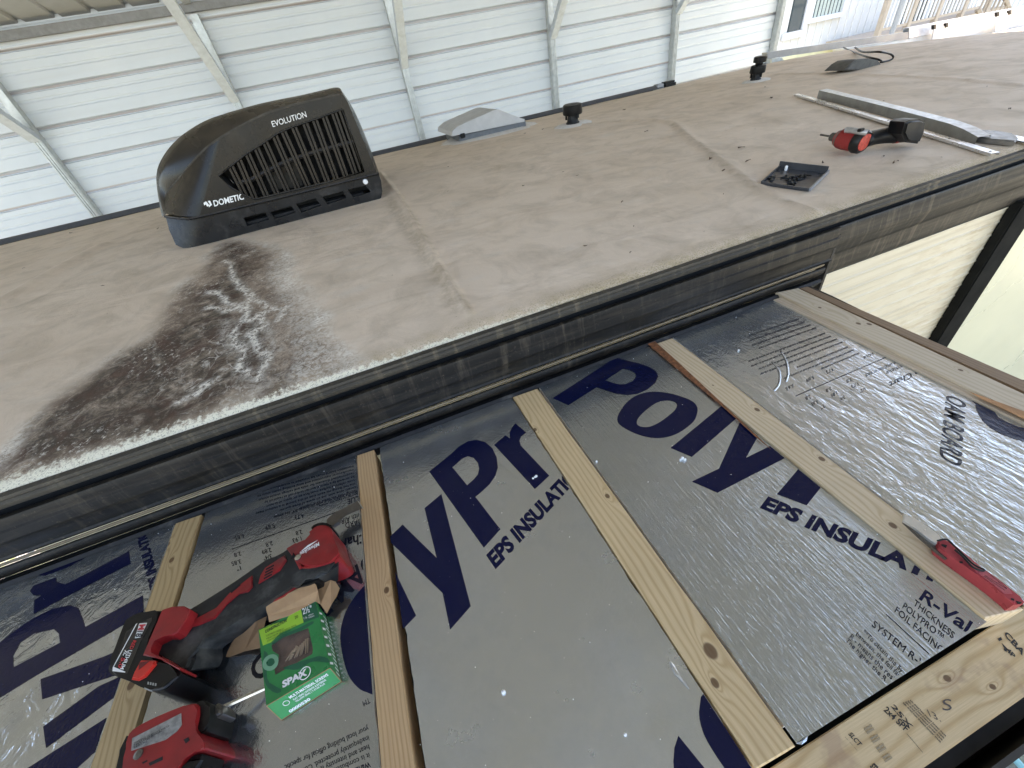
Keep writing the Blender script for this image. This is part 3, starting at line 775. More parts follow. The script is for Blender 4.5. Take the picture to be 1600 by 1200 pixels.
def clip_bm(bm, lx, rx, ylo, yhi):
    for (a, nrm) in ((Vector((lx(0), 0, 0)), None), (Vector((rx(0), 0, 0)), 'r')):
        g = lx if nrm is None else rx
        dv = Vector((g(1) - g(0), 1, 0)).normalized(); n = Vector((dv.y, -dv.x, 0))   # points +x
        if nrm is None: n = -n
        off = n * -.0035
        bmesh.ops.bisect_plane(bm, geom=bm.verts[:] + bm.edges[:] + bm.faces[:], plane_co=a + off, plane_no=n, clear_outer=True)
    for yv, n in ((ylo + .002, Vector((0, -1, 0))), (yhi, Vector((0, 1, 0)))):
        bmesh.ops.bisect_plane(bm, geom=bm.verts[:] + bm.edges[:] + bm.faces[:], plane_co=Vector((0, yv, 0)), plane_no=n, clear_outer=True)
def poly_shape(bm, outer, holes=(), proj=None, curve=False):
    es = []
    for loop in (outer, *holes):
        vs = [bm.verts.new(proj(*p)) for p in loop]
        for i in range(len(vs)): es.append(bm.edges.new((vs[i], vs[(i + 1) % len(vs)])))
    bmesh.ops.triangle_fill(bm, use_beauty=True, use_dissolve=False, edges=es)
def rnd(pts, n=5):
    return [(v.x, v.y) for v in spline([Vector((a, b, 0)) for a, b in pts], n, True)]
ZP = ZF + .0004
_fc = {}
def text_tris(s, bold=0, shear=0):
    key = (s, bold, shear)
    if key in _fc: return _fc[key]
    cu = bpy.data.curves.new('t', 'FONT'); cu.body = s; cu.size = 1; cu.offset = bold; cu.shear = shear; cu.resolution_u = 3
    ob = bpy.data.objects.new('t', cu); COL.objects.link(ob)
    dg = bpy.context.evaluated_depsgraph_get(); me = bpy.data.meshes.new_from_object(ob.evaluated_get(dg))
    V = [v.co.copy() for v in me.vertices]; F = [tuple(p.vertices) for p in me.polygons]
    bpy.data.objects.remove(ob); bpy.data.curves.remove(cu); bpy.data.meshes.remove(me)
    _fc[key] = (V, F); return V, F
CAP = .70
def put_text(bm, s, p0, p1, top, upto=None, bold=0, shear=0):
    """baseline p0->p1 (world), 'top' = world point one cap height above p0. p1 is the end of s[:upto]"""
    V, F = text_tris(s, bold, shear)
    if not V: return
    VV, _ = text_tris(s if upto is None else s[:upto], bold, shear)
    x0 = min(v.x for v in V); x1 = max(v.x for v in VV)
    ex = (Vector(p1) - Vector(p0)) / (x1 - x0); ey = (Vector(top) - Vector(p0)) / CAP
    vs = [bm.verts.new(Vector(p0) + ex * (v.x - x0) + ey * v.y) for v in V]
    for fa in F:
        try: bm.faces.new([vs[i] for i in fa])
        except ValueError: pass
def T(bm, s, a, b, t, z=ZP, **k): put_text(bm, s, PZ(*a, z), PZ(*b, z), PZ(*t, z), **k)
def print_part(name, bm, mat, parent, lx, rx, ylo, yhi):
    if lx: clip_bm(bm, lx, rx, ylo, yhi)
    for fa in bm.faces:
        if fa.normal.z < 0: fa.normal_flip()
    me = bpy.data.meshes.new(name); bm.to_mesh(me); bm.free()
    return link(name, me, mat, parent)
pz = lambda a, b: PZ(a, b, ZP)
def crop(x0, y0, s): return lambda a, b: PZ(x0 + a / s, y0 + b / s, ZP)

# board 3: Poly / EPS INSULATION
c5 = crop(840, 540, 5); c3 = crop(840, 520, 3.158)
bm = bmesh.new()
poly_shape(bm, [(118, 410), (240, 465), (460, 325), (530, 348), (610, 374), (700, 386), (780, 376), (860, 340), (920, 290), (942, 240), (925, 200), (870, 165), (790, 138), (700, 116), (610, 93)],
           [[(530, 270), (665, 180), (720, 192), (762, 215), (770, 240), (745, 275), (690, 300), (640, 303), (590, 292)]], c5)
poly_shape(bm, rnd([(622, 575), (640, 520), (690, 450), (760, 395), (850, 365), (940, 360), (1030, 372), (1130, 400), (1210, 435), (1247, 480), (1246, 530), (1220, 590), (1150, 650), (1070, 695), (980, 718), (890, 718), (790, 695), (700, 655), (640, 615)], 3),
           [rnd([(775, 600), (790, 560), (850, 500), (930, 445), (1000, 428), (1060, 435), (1088, 460), (1075, 500), (1020, 550), (950, 600), (880, 632), (820, 635), (785, 622)], 3)], c5)
poly_shape(bm, [(1040, 798), (1205, 868), (1555, 565), (1700, 440), (1560, 370)], (), c5)
poly_shape(bm, [(762, 733), (895, 670), (1002, 432), (1040, 330), (1150, 400), (1094, 498), (1028, 617), (1158, 553), (1300, 490), (1380, 540), (1230, 612), (888, 788)], (), c3)
poly_shape(bm, [(1182, 795), (1328, 850), (1412, 745), (1500, 640), (1380, 560), (1290, 668)], (), c3)
T(bm, 'EPS INSULATION', (1188, 792), (1417, 890), (1200, 776), upto=10, bold=.045)
T(bm, 'R-Value', (1436, 935), (1511, 988), (1446, 921), upto=5, bold=.02)
print_part('print', bm, M['navy'], bd3, LN['C2'], LN['B1'], .002, YT)
bm = bmesh.new()
T(bm, 'THICKNESS', (1427, 944), (1489, 998), (1431, 936))
T(bm, 'POLYPRO\u2122', (1410, 949.5), (1472, 1001), (1414, 941))
T(bm, 'FOIL FACING', (1398, 955.5), (1462, 1013), (1402, 947), upto=10)
T(bm, 'SYSTEM R-VALUE', (1362, 977.5), (1432, 1036), (1367, 969), upto=9)
T(bm, '**To obtain the System', (1348, 988), (1405, 1047), (1352, 983), upto=17)
T(bm, 'between, the foil facing', (1337, 992), (1398, 1052), (1341, 987), upto=19)
T(bm, 'R - means the resistance', (1327.5, 996), (1393, 1062), (1331.5, 990), upto=17)
T(bm, 'The higher the R value', (1321, 1001), (1383, 1065), (1325, 996), upto=17)
poly_shape(bm, [(1385, 959), (1452, 1021), (1451.4, 1022), (1384.4, 960)], (), pz)
print_part('print', bm, M['blk_ink'], bd3, LN['C2'], LN['B1'], .002, YT)

# board 2: yPr / EPS INSULATION
c4 = crop(560, 640, 4.444); c27 = crop(540, 560, 2.727); c24 = crop(600, 900, 2.424)
bm = bmesh.new()
poly_shape(bm, [(178, 770), (243, 708), (388, 850), (336, 638), (408, 578), (533, 1055), (445, 1155), (413, 1000)], (), c27)
poly_shape(bm, [(492, 430), (640, 310), (700, 255), (760, 220), (820, 210), (880, 225), (930, 268), (960, 330), (968, 400), (950, 460), (912, 515), (860, 565), (812, 605), (985, 830), (870, 958)],
           [[(652, 400), (720, 340), (760, 322), (800, 335), (830, 370), (838, 410), (830, 450), (800, 485), (755, 525)]], c4)
poly_shape(bm, [(943, 245), (1020, 178), (1052, 200), (1050, 160), (1065, 125), (1090, 95), (1165, 158), (1130, 185), (1118, 215), (1128, 250), (1325, 458), (1225, 550)], (), c4)
poly_shape(bm, [(140, 780), (183, 850), (300, 1095), (232, 1165), (140, 1165)], (), c27)
poly_shape(bm, [(1115, 605), (1100, 650), (1096, 700), (1100, 770), (1250, 770), (1200, 710)], (), c24)
poly_shape(bm, rnd([(1215, 440), (1196, 490), (1195, 540), (1212, 600), (1245, 660), (1290, 727), (1330, 770), (1420, 760), (1420, 600), (1300, 500)], 2), (), c24)
T(bm, 'EPS INSULATION', (773.5, 888), (885, 766), (760, 868), upto=11, bold=.045)
print_part('print', bm, M['navy'], bd2, LN['D2'], LN['C1'], -.01, YT)

# board 1: upside-down chart
bm = bmesh.new()
T(bm, 'Value Chart', (625, 818), (527, 845), (627, 832), bold=.02)
T(bm, 'FOAM BOARD', (592, 850), (387, 1040), (610, 868), bold=.02)
c66 = crop(380, 720, 6.667); c67 = crop(500, 1040, 6.667)
def num(bm, s, cx, cy, w=11, h=6.5, ang=(-.96, .28), z=ZP, **k):
    ux, uy = ang; vx, vy = -uy * -1, ux * -1      # up is the reading direction turned
    vx, vy = (uy, -ux)
    a = (cx - ux * w / 2 - vx * h / 2, cy - uy * w / 2 - vy * h / 2); b = (cx + ux * w / 2 - vx * h / 2, cy + uy * w / 2 - vy * h / 2)
    T(bm, s, a, b, (a[0] + vx * h, a[1] + vy * h), z=z, **k)
for s, x_, y_, w_ in (('4.73', 467.8, 807, 14), ('5.69', 422, 823, 15), ('2.8', 467, 832, 10), ('1.93', 464, 843, 14), ('2.8', 420.5, 850, 11), ('2.89', 416.5, 861, 15), ('3/4"', 418, 870.5, 13), ('6.65', 374, 839, 15), ('2.8', 371, 866, 11), ('3.85', 369, 879, 15), ('1"', 373, 888, 6)):
    num(bm, s, x_, y_, w_)
T(bm, 'R-VALUE', (583, 767), (542.5, 780), (584, 775))
T(bm, 'FACING with AIR', (600, 788), (532, 811), (601.5, 796)); T(bm, 'POLYPRO BOARD', (615, 795), (539, 817), (617, 803))
poly_shape(bm, [(362, 857.5), (530, 798), (530.3, 798.8), (362.3, 858.3)], (), pz)
for k, (x1_, L_) in enumerate(((552, 155), (552, 150), (552, 148), (553, 140), (554, 138), (555, 155), (556, 120), (557, 90), (558, 60))):
    y_ = 727 + k * 5.4
    s = ['insulation board must be installed in accordance with the', 'manufacturer instructions and local building codes apply to', 'recommended thickness for walls and ceilings should always', 'be covered by a thermal barrier of drywall as required by', 'code reflective surface must face an air space of at least', 'the foil facing on each side of the board is a radiant heat', 'system value with one air space of three quarter', 'facing may be used as a vapour', 'barrier or retarder where'][k]
    T(bm, s, (x1_, y_), (x1_ - L_, y_ + L_ * (.27 + .006 * k)), (x1_ + .7, y_ + 3.1))
T(bm, 'to obtain the system value with air spaces 3/4" see above', (572, 757 + 6), (428, 806), (572.8, 767))
T(bm, 'your local building official for specific', (574.5, 1134), (511, 1164), (577, 1142), upto=19)
T(bm, 'inadequately protected. Consult', (575, 1149), (501, 1186), (577.5, 1157), upto=20)
T(bm, 'heat and intensity it may', (575.5, 1163), (500, 1198), (578, 1171), upto=21)
T(bm, 'it is combustible and when', (576, 1176), (520, 1201), (578.5, 1184), upto=15)
T(bm, 'Warning', (577, 1190), (548, 1203), (579.5, 1198), bold=.02)
T(bm, 'TM', (576.5, 1090), (566, 1096), (579, 1098))
print_part('print', bm, M['blk_ink'], bd1, LN['E2'], LN['D1'], -.01, YT)
bm = bmesh.new(); c27b = crop(100, 760, 2.728)
poly_shape(bm, rnd([(1345, 395), (1290, 415), (1240, 470), (1200, 535), (1178, 620), (1183, 700), (1210, 800), (1250, 855), (1290, 877), (1340, 880), (1420, 760), (1420, 500)], 3), (), c27b)
print_part('print', bm, M['navy'], bd1, LN['E2'], LN['D1'], -.01, YT)

# board 0: big navy letters
c28 = crop(0, 780, 2.857)
bm = bmesh.new()
poly_shape(bm, [(138, 325), (150, 338), (200, 342), (300, 305), (400, 250), (460, 215), (300, 262), (180, 305)], (), c28)
poly_shape(bm, [(133, 410), (150, 385), (250, 348), (252, 368), (290, 380), (400, 325), (575, 232), (583, 288), (420, 370), (150, 512), (152, 450), (185, 430), (150, 430)], (), c28)
poly_shape(bm, [(-160, 960), (-120, 760), (0, 640), (60, 590), (150, 530), (230, 490), (310, 472), (350, 485), (368, 530), (380, 570), (638, 428), (642, 505), (500, 590), (180, 775), (0, 885)],
           [[(60, 750), (58, 700), (90, 640), (150, 600), (240, 580), (262, 600), (268, 640)]], c28)
poly_shape(bm, [(180, 803), (470, 700), (560, 660), (600, 760), (470, 800), (188, 893)], (), c28)
poly_shape(bm, [(192, 1015), (440, 835), (560, 780), (560, 860), (500, 890), (205, 1110)], (), c28)
poly_shape(bm, [(60, 1240), (475, 975), (520, 1050), (420, 1130), (300, 1240)], (), c28)
T(bm, 'EPS INSULATION', (251, 920), (226, 829), (236, 927), upto=13, bold=.045)
print_part('print', bm, M['navy'], bd0, one(-1.05), LN['E1'], -.01, YT)

# board 4: chart, FOAM BOARD, big navy curve
bm = bmesh.new(); c8 = crop(1400, 560, 6); c53 = crop(1180, 460, 5.333)
poly_shape(bm, [(620, 330), (745, 420), (752, 470), (775, 520), (820, 590), (880, 645), (980, 705), (1100, 750), (1280, 800), (1280, 670), (1150, 640), (1030, 590), (960, 550), (925, 500), (940, 420)], (), c8)
print_part('print', bm, M['navy4'], bd4, LN['B2'], LN['A1'], -.01, YT)
bm = bmesh.new()
T(bm, 'OAM BOARD', (1479.5, 615), (1468, 714), (1510, 628), bold=.012)
T(bm, 'lue Chart', (1445, 572), (1389, 597), (1447.5, 580), bold=.015)
for s, x_, y_, w_ in (('2.8', 1327, 594, 9), ('1.93', 1336, 602, 11), ('1/2"', 1348, 609.5, 9), ('2.8', 1295, 608.5, 9), ('2.89', 1304, 615.5, 11), ('3/4"', 1316, 622, 9), ('2.8', 1263, 621, 9), ('3.85', 1273, 629.5, 11), ('1"', 1285, 636, 6), ('4.73', 1297, 579, 12), ('5.69', 1266, 592, 13), ('6.65', 1234, 605, 13)):
    num(bm, s, x_, y_, w_, 5.2, (-.91, .41))
T(bm, 'with REFLECTING AIR SPACE', (1402, 563), (1352, 584), (1403.3, 567)); T(bm, 'POLYPRO BOARD', (1412, 568), (1384, 580), (1413.3, 572))
T(bm, 'VALUE', (1365, 550), (1349, 557), (1366, 554))
poly_shape(bm, [(1243, 618), (1385, 557.2), (1385.3, 558), (1243.3, 619)], (), pz)
for k in range(11):
    y_ = 497 + k * 4.6 + (4 if k > 3 else 0) + (3 if k > 7 else 0); x1_ = 1248 + k * 9.0 + (5 if k > 3 else 0); L_ = (78, 86, 92, 90, 120, 125, 122, 128, 80, 110, 60)[k]
    T(bm, 'insulation board must be installed in accordance with the local codes and covered by a barrier', (x1_, y_), (x1_ - L_, y_ + L_ * (.335 + .008 * k)), (x1_ + .9, y_ + 2.9), bold=.02)
print_part('print', bm, M['grey_ink'], bd4, LN['B2'], LN['A1'], -.01, YT)

# wrinkles standing up in the far board (three short bows) and torn foil bits
for (pts) in (((1205, 565), (1217, 580), (1217, 600), (1208, 612)), ((1219, 548), (1228, 565), (1231, 585), (1227, 598))):
    bm = bmesh.new(); add_tube(bm, spline([PZ(a, b, ZF - .0012) for a, b in pts], 6), [.0006] + [.0026] * (3 * 6 - 1) + [.0006], 10)
    from_bm('foil_wrinkle', bm, F4, bd4, smooth=True)
def scrap(name, px, z, mat, parent, h=.004):
    pts = [PZ(a, b, z) + Vector((0, 0, random.uniform(0, h))) for a, b in px]
    c = sum(pts, Vector()) / len(pts) + Vector((0, 0, h))
    return from_py(name, pts + [c], [(i, (i + 1) % len(pts), len(pts)) for i in range(len(pts))], mat, parent)
scrap('torn_foil', [(1046, 1032), (1054, 1040), (1060, 1055), (1072, 1068), (1078, 1078), (1068, 1068), (1055, 1054)], ZF + .001, F2, bd2, .0015)
scrap('torn_foam', [(1134, 1178), (1152, 1176), (1160, 1186), (1166, 1206), (1148, 1216), (1130, 1200)], ZF - .012, M['foam'], bd2, .006)
scrap('torn_foil', [(1243, 1162), (1256, 1152), (1262, 1150), (1260, 1158), (1252, 1164)], ZF + .001, F3, bd3, .001)

# stamps and pencil on the end board
bm = bmesh.new(); ZT = ZR + .0005; cR = lambda a, b: PZ(1260 + a / 4.444, 930 + b / 4.444, ZT)
def TR(s, a, b, t, **k): put_text(bm, s, cR(*a), cR(*b), cR(*t), **k)
TR('CBA', (1370, 270), (1500, 420), (1395, 250), bold=.03); TR('14', (1330, 300), (1385, 400), (1350, 290), bold=.03); TR('4P', (1385, 380), (1440, 440), (1400, 360), bold=.03)
TR('2x4 SPF', (535, 800), (690, 950), (560, 770), bold=.02); TR('25X', (585, 770), (720, 930), (610, 755), bold=.02)
TR('SLCT', (290, 965), (365, 1050), (315, 950), bold=.02); TR('---', (265, 985), (350, 1080), (275, 980))
for k in range(4): TR('kiln dried heat treated lumber grade', (670 + k * 16, 750 - k * 6), (930 + k * 12, 1025 - k * 14), (678 + k * 16, 742 - k * 6), bold=.02)
TR('________', (700, 960), (810, 1090), (715, 950), bold=.02)
TR('STUD', (440, 1190), (500, 1250), (470, 1165), bold=.04)
print_part('stamp', bm, M['black_ink'], slide, None, None, 0, 0)
bm = bmesh.new()
TR('13.', (858, 842), (938, 880), (835, 790)); TR('S', (945, 800), (1010, 800), (945, 720))
print_part('pencil_mark', bm, plain('pencil', (.09, .07, .06), .6), slide, None, None, 0, 0)
bm = bmesh.new()
cb = [(400 + k * 14, 925 + k * 22) for k in range(12)]
for k, (a, b) in enumerate(cb):
    if k % 3 != 2: poly_shape(bm, [(a, b), (a + 50, b - 30), (a + 58, b - 14), (a + 8, b + 17)], (), cR)
print_part('stamp_smudge', bm, plain('faded_stamp', (.33, .25, .15), .6), slide, None, None, 0, 0)

# white foam beads scattered on the boards
bm = bmesh.new()
for i in range(420):
    x = random.uniform(-.75, .80); y = min(.61, abs(random.gauss(.1, .32)) if random.random() < .5 else random.uniform(.02, .61))
    rr = random.choice((.0002, .0003, .0003, .0004, .0006)) 
    g = bmesh.ops.create_icosphere(bm, subdivisions=1, radius=rr); bmesh.ops.translate(bm, vec=(x, y, ZS + rr * .7 if False else ZF + rr * .8), verts=g['verts'])
for (a, b, rr) in ((1066, 717, .0030), (1070, 719, .0025), (1063, 719, .002), (836, 746, .002), (838, 745, .0025), (833, 748, .002), (1154, 548, .0022), (787, 1082, .0028), (977, 1148, .0018), (932, 722, .002)):
    g = bmesh.ops.create_icosphere(bm, subdivisions=1, radius=rr); bmesh.ops.translate(bm, vec=PZ(a, b, ZF) + Vector((0, 0, rr * .7)), verts=g['verts'])
tag(from_bm('foam_crumbs', bm, M['bead'], smooth=True), 'white foam crumbs scattered over the foil boards', 'crumbs', kind='stuff')
#PART2
# ================================================================== ROOF: AIR CONDITIONER
YF = 1.715
A = lambda a, b, y=YF: PY(a, b, y)
ac = empty('air_conditioner', (A(420, 350).x, YF + .3, crown(YF)), 'black dusty rooftop air conditioner with slatted side grille lettered EVOLUTION', 'air conditioner')
AB = plain('dusty_black_shroud', (.008, .0075, .007), .24, var=.25, scale=14, spec=.28, dirt=((.060, .050, .038), 6, .56, .3))
AB2 = plain('black_base_pan', (.007, .0075, .009), .30, spec=.3, var=.2, scale=30, dirt=((.09, .085, .08), 12, .56, .4))
def up_dust(mat, col, amt):
    nt = mat.node_tree; b_ = nt.nodes['Principled BSDF']; src = b_.inputs['Base Color'].links[0].from_socket
    g_ = nt.nodes.new('ShaderNodeNewGeometry'); sx_ = nt.nodes.new('ShaderNodeSeparateXYZ'); nt.links.new(g_.outputs['Normal'], sx_.inputs[0])
    nz = nt.nodes.new('ShaderNodeTexNoise'); nz.inputs['Scale'].default_value = 9; nz.inputs['Detail'].default_value = 6
    mr = nt.nodes.new('ShaderNodeMapRange'); nt.links.new(sx_.outputs[2], mr.inputs[0]); mr.inputs[1].default_value = .15; mr.inputs[2].default_value = .95
    mu = nt.nodes.new('ShaderNodeMath'); mu.operation = 'MULTIPLY'; nt.links.new(mr.outputs[0], mu.inputs[0]); nt.links.new(nz.outputs[0], mu.inputs[1])
    m2 = nt.nodes.new('ShaderNodeMath'); m2.operation = 'MULTIPLY'; nt.links.new(mu.outputs[0], m2.inputs[0]); m2.inputs[1].default_value = amt; m2.use_clamp = True
    mx = nt.nodes.new('ShaderNodeMix'); mx.data_type = 'RGBA'; nt.links.new(m2.outputs[0], mx.inputs[0]); nt.links.new(src, mx.inputs[6]); mx.inputs[7].default_value = (*col, 1)
    nt.links.new(mx.outputs[2], b_.inputs['Base Color'])
up_dust(AB, (.095, .075, .052), 1.1)
face = [(250, 342), (243, 318), (270, 286), (295, 258), (320, 233), (345, 215), (370, 200), (395, 187), (420, 176), (445, 168), (470, 161), (500, 154), (531, 148), (541, 156), (551, 178), (568, 220), (589, 270)]
outer = [(247, 344), (236, 302), (240, 268), (257, 238), (283, 212), (318, 190), (350, 178), (380, 169), (410, 161), (440, 155), (470, 149), (500, 142), (527, 136.5), (536, 145), (553, 172), (572, 215), (593, 272)]
fs = spline([Vector((a, b, 0)) for a, b in face], 4); osp = spline([Vector((a, b, 0)) for a, b in outer], 4)
def nose(px, py=None):
    lim = 312 + (338 - (py if py is not None else 300)) * .27
    return .11 * ((lim - px) / 75) ** 1.9 if px < lim else 0
bm = bmesh.new()
y1 = YF + .075
ring = [[], [], [], [], []]
def pt(px, py, yy, yref): 
    q = PY(px, py, yref); return Vector((q.x, yy, q.z))
for a, b in zip(fs, osp):
    mid = a.lerp(b, .72)
    ring[0].append(bm.verts.new(pt(a.x, a.y, YF + nose(a.x, a.y), YF)))
    ring[1].append(bm.verts.new(pt(mid.x, mid.y, YF + .030 + nose(a.x, a.y) * .8, YF + .03)))
    ring[2].append(bm.verts.new(pt(b.x, b.y, y1 + nose(a.x, a.y) * .6, y1)))
    ring[3].append(bm.verts.new(pt(b.x, b.y, YF + .56, y1)))
    ring[4].append(bm.verts.new(pt(a.x, a.y, YF + .62, YF)))
for r0, r1 in zip(ring, ring[1:]):
    for i in range(len(r0) - 1): bm.faces.new((r0[i], r0[i + 1], r1[i + 1], r1[i]))
bm.faces.new(ring[4])
bmesh.ops.triangulate(bm, faces=[q for q in bm.faces if len(q.verts) > 4])
sh = from_bm('shroud', bm, AB, ac, smooth=True); sh.data.set_sharp_from_angle(angle=math.radians(60))
c4a = lambda a, b: (220 + a / 4, 120 + b / 4)
grille = [c4a(*p) for p in ((488, 618), (560, 560), (650, 488), (760, 418), (860, 350), (950, 312), (1100, 262), (1255, 203), (1300, 310), (1392, 592), (1160, 660), (720, 765), (650, 742), (560, 690))]
bm = bmesh.new()
left_ = [v for v in fs if v.x < 345 and not (v.x > 560)]
right_ = [v for v in fs if v.x >= 345]
lb = right_[0]
crease = [Vector((312 + (338 - b) * .27, b, 0)) for b in (338, 322, 306, 290, 274, 258, 242, 226)]
poly_shape(bm, [(v.x, v.y) for v in crease] + [(v.x, v.y) for v in right_] + [(450, 306), (380, 322)], [grille], lambda a, b: pt(a, b, YF, YF))
bm2 = bmesh.new(); rows = []
Lp = spline([v for v in left_] + [lb], 1); nL = len(Lp) - 1
for i in range(nL + 1):
    a = Lp[i]; cfull = crease + [lb]; fpos = i / nL * (len(cfull) - 1); j = min(int(fpos), len(cfull) - 2); c_ = cfull[j].lerp(cfull[j + 1], fpos - j)
    rows.append([bm2.verts.new(pt(w.x, w.y, YF + nose(w.x, w.y), YF)) for w in [a.lerp(c_, k / 8) for k in range(9)]])
for r0, r1 in zip(rows, rows[1:]):
    for k in range(8):
        try: bm2.faces.new((r0[k], r0[k + 1], r1[k + 1], r1[k]))
        except ValueError: pass
bmesh.ops.remove_doubles(bm2, verts=bm2.verts, dist=.0002)
from_bm('nose_panel', bm2, AB, ac, smooth=True)
from_bm('side_panel', bm, AB, ac)
tube('dusty_ridge', [pt(v.x, v.y, YF + .002 + nose(v.x, v.y), YF) for v in fs if v.y < 322 and v.x < 534], .0035, plain('dust_on_ridge', (.055, .048, .038), .8, scale=40, var=.5), ac, n=8)
# rim of the grille, dark interior, coil and a tan insulation block
gp = [A(*p) for p in grille]
bm = bmesh.new(); add_tube(bm, gp + [gp[0], gp[1]], .0035, 6, caps=False); from_bm('grille_rim', bm, AB, ac, smooth=True)
n_ = len(gp); from_py('grille_recess', gp + [v + Vector((0, .069, 0)) for v in gp], [(i, (i + 1) % n_, n_ + (i + 1) % n_, n_ + i) for i in range(n_)], M['dark'], ac)
bm = bmesh.new(); add_prism(bm, [v + Vector((0, .07, 0)) for v in gp], (0, .01, 0)); from_bm('grille_interior', bm, M['dark'], ac)
bm = bmesh.new(); v = [A(*c4a(*p), YF + .06) for p in ((790, 560), (960, 520), (1020, 690), (860, 700))]; add_prism(bm, v, (0, .008, 0)); from_bm('coil_block', bm, plain('dusty_fin_block', (.13, .115, .095), .8, scale=60, var=.3), ac)
sl_ = [((560, 560), (650, 742)), ((610, 520), (715, 765)), ((665, 480), (785, 748)), ((720, 443), (850, 732)), ((775, 408), (915, 715)), ((835, 368), (980, 700)), ((890, 342), (1045, 685)), ((955, 314), (1105, 672)), ((1025, 290), (1165, 655)), ((1085, 268), (1222, 642)), ((1145, 246), (1282, 625)), ((1205, 224), (1340, 608)), ((1250, 206), (1385, 596))]
for p, q in sl_:
    a = A(*c4a(*p)); b = A(*c4a(*q)); 
    bm = bmesh.new(); dv = (b - a).normalized(); sv = Vector((dv.z, 0, -dv.x)).normalized()
    for off in (-.0100, .0015):
        add_prism(bm, [a + sv * off, a + sv * (off + .0075), b + sv * (off + .0075), b + sv * off], (0, .025, 0), bevel=.0015)
    from_bm('louver_slat', bm, AB, ac, angle=40)
pth = [A(*c4a(*p), YF + .012) for p in ((600, 668), (700, 640), (760, 606), (830, 570), (900, 535), (1000, 500), (1100, 468), (1200, 440), (1345, 402))]
tube('grille_cross_bar', pth, .0085, AB, ac, n=8)
# base pan with openings
def base_pt(a, b): return pt(a, b, YF + .012 + nose(a, 338) * .75, YF)
bo = [(249, 347), (262, 347), (285, 345), (312, 340), (380, 324), (450, 307), (520, 290), (592, 272), (596, 283), (598, 300), (596, 310), (588, 317), (520, 334), (450, 350), (380, 368), (330, 381), (304, 389), (283, 391), (270, 388), (256, 366)]
ho = [[(380, 341), (415, 333), (419, 345), (385, 354)], [(422, 332), (456, 323), (461, 334), (428, 343)], [(463, 319), (494, 311), (501, 323), (470, 333)], [(504, 308), (537, 300), (541, 311), (511, 320)], [(544, 297), (573, 291), (579, 302), (551, 309)]]
bm = bmesh.new()
ho2 = [[(v.x, v.y) for v in spline([Vector((*a, 0)) for a in ((h[0][0] + 2, h[0][1]), (h[1][0] - 2, h[1][1]), (h[1][0], h[1][1] + 2), (h[2][0], h[2][1] - 2), (h[2][0] - 2, h[2][1]), (h[3][0] + 2, h[3][1]), (h[3][0], h[3][1] - 2), (h[0][0], h[0][1] + 2))], 2, True)] for h in ho]
poly_shape(bm, bo, ho2, lambda a, b: Vector((a, b, 0)))
for _ in range(3): bmesh.ops.subdivide_edges(bm, edges=[e for e in bm.edges if e.calc_length() > 12], cuts=1); bmesh.ops.triangulate(bm, faces=bm.faces[:])
for v in bm.verts: v.co = base_pt(v.co.x, v.co.y)
res_ = bmesh.ops.extrude_face_region(bm, geom=bm.faces[:])
bmesh.ops.translate(bm, vec=(0, .018, 0), verts=[g for g in res_['geom'] if isinstance(g, bmesh.types.BMVert)])
from_bm('base_pan', bm, AB2, ac, angle=30)
q0 = A(262, 372); q1 = A(594, 300)
bm = bmesh.new()
add_box(bm, (q0.x + .05, YF + .09, .075), (q1.x, YF + .60, .14)); from_bm('base_interior', bm, M['dark'], ac)
a = A(447, 330, YF + .06); b = A(492, 317, YF + .06)
prism('pale_foam_strip', [A(446, 333, YF + .06), A(494, 318, YF + .06), A(496, 326, YF + .06), A(449, 341, YF + .06)], (0, .01, 0), plain('grey_beige_foam', (.36, .34, .31), .8), ac)
# sides of the base so it is solid from other views
bm = bmesh.new(); pts = [base_pt(a, b) + Vector((0, .019, 0)) for a, b in ((249, 347), (256, 366), (270, 388), (283, 391))]
ptb = [Vector((v.x, YF + .6, v.z)) for v in pts]
vv = [bm.verts.new(v) for v in pts]; wv = [bm.verts.new(v) for v in ptb]
for i in range(3): bm.faces.new((vv[i], vv[i + 1], wv[i + 1], wv[i]))
pts = [base_pt(a, b) + Vector((0, .019, 0)) for a, b in ((592, 272), (598, 300), (588, 317))]
vv = [bm.verts.new(v) for v in pts]; wv = [bm.verts.new(Vector((v.x, YF + .6, v.z))) for v in pts]
for i in range(2): bm.faces.new((vv[i], vv[i + 1], wv[i + 1], wv[i]))
from_bm('base_side', bm, AB2, ac, smooth=True)
box('rubber_gasket', (A(280, 390).x + .03, YF + .03, .035), (A(590, 312).x - .04, YF + .5, .08), M['dark'], ac)
tube('seam_bead', spline([base_pt(a, b) + Vector((0, -.010, 0)) for a, b in ((249, 345), (285, 343), (312, 339), (450, 306), (592, 271))], 4), .0045, AB, ac, n=8)
bm = bmesh.new(); c = A(571, 284, YF + .004)
lathe(bm, [(.001, -.006), (.007, -.006), (.009, -.003), (.009, 0), (.009, .01)], Matrix.Translation(c) @ Matrix.Rotation(math.radians(-90), 4, 'X'), 14)
sc = from_bm('cover_screw', bm, M['white_paint'], ac, angle=40)
bm = bmesh.new()
def TA(s, p0, p1, t, yy=YF - .0015, **k): put_text(bm, s, PY(*p0, yy), PY(*p1, yy), PY(*t, yy), **k)
TA('EVOLUTION', (426.5, 198.5), (479.5, 182.8), (423.5, 189.5))
TA('DOMETIC', (335, 322.5), (381.5, 311), (332.5, 313.5), bold=.025)
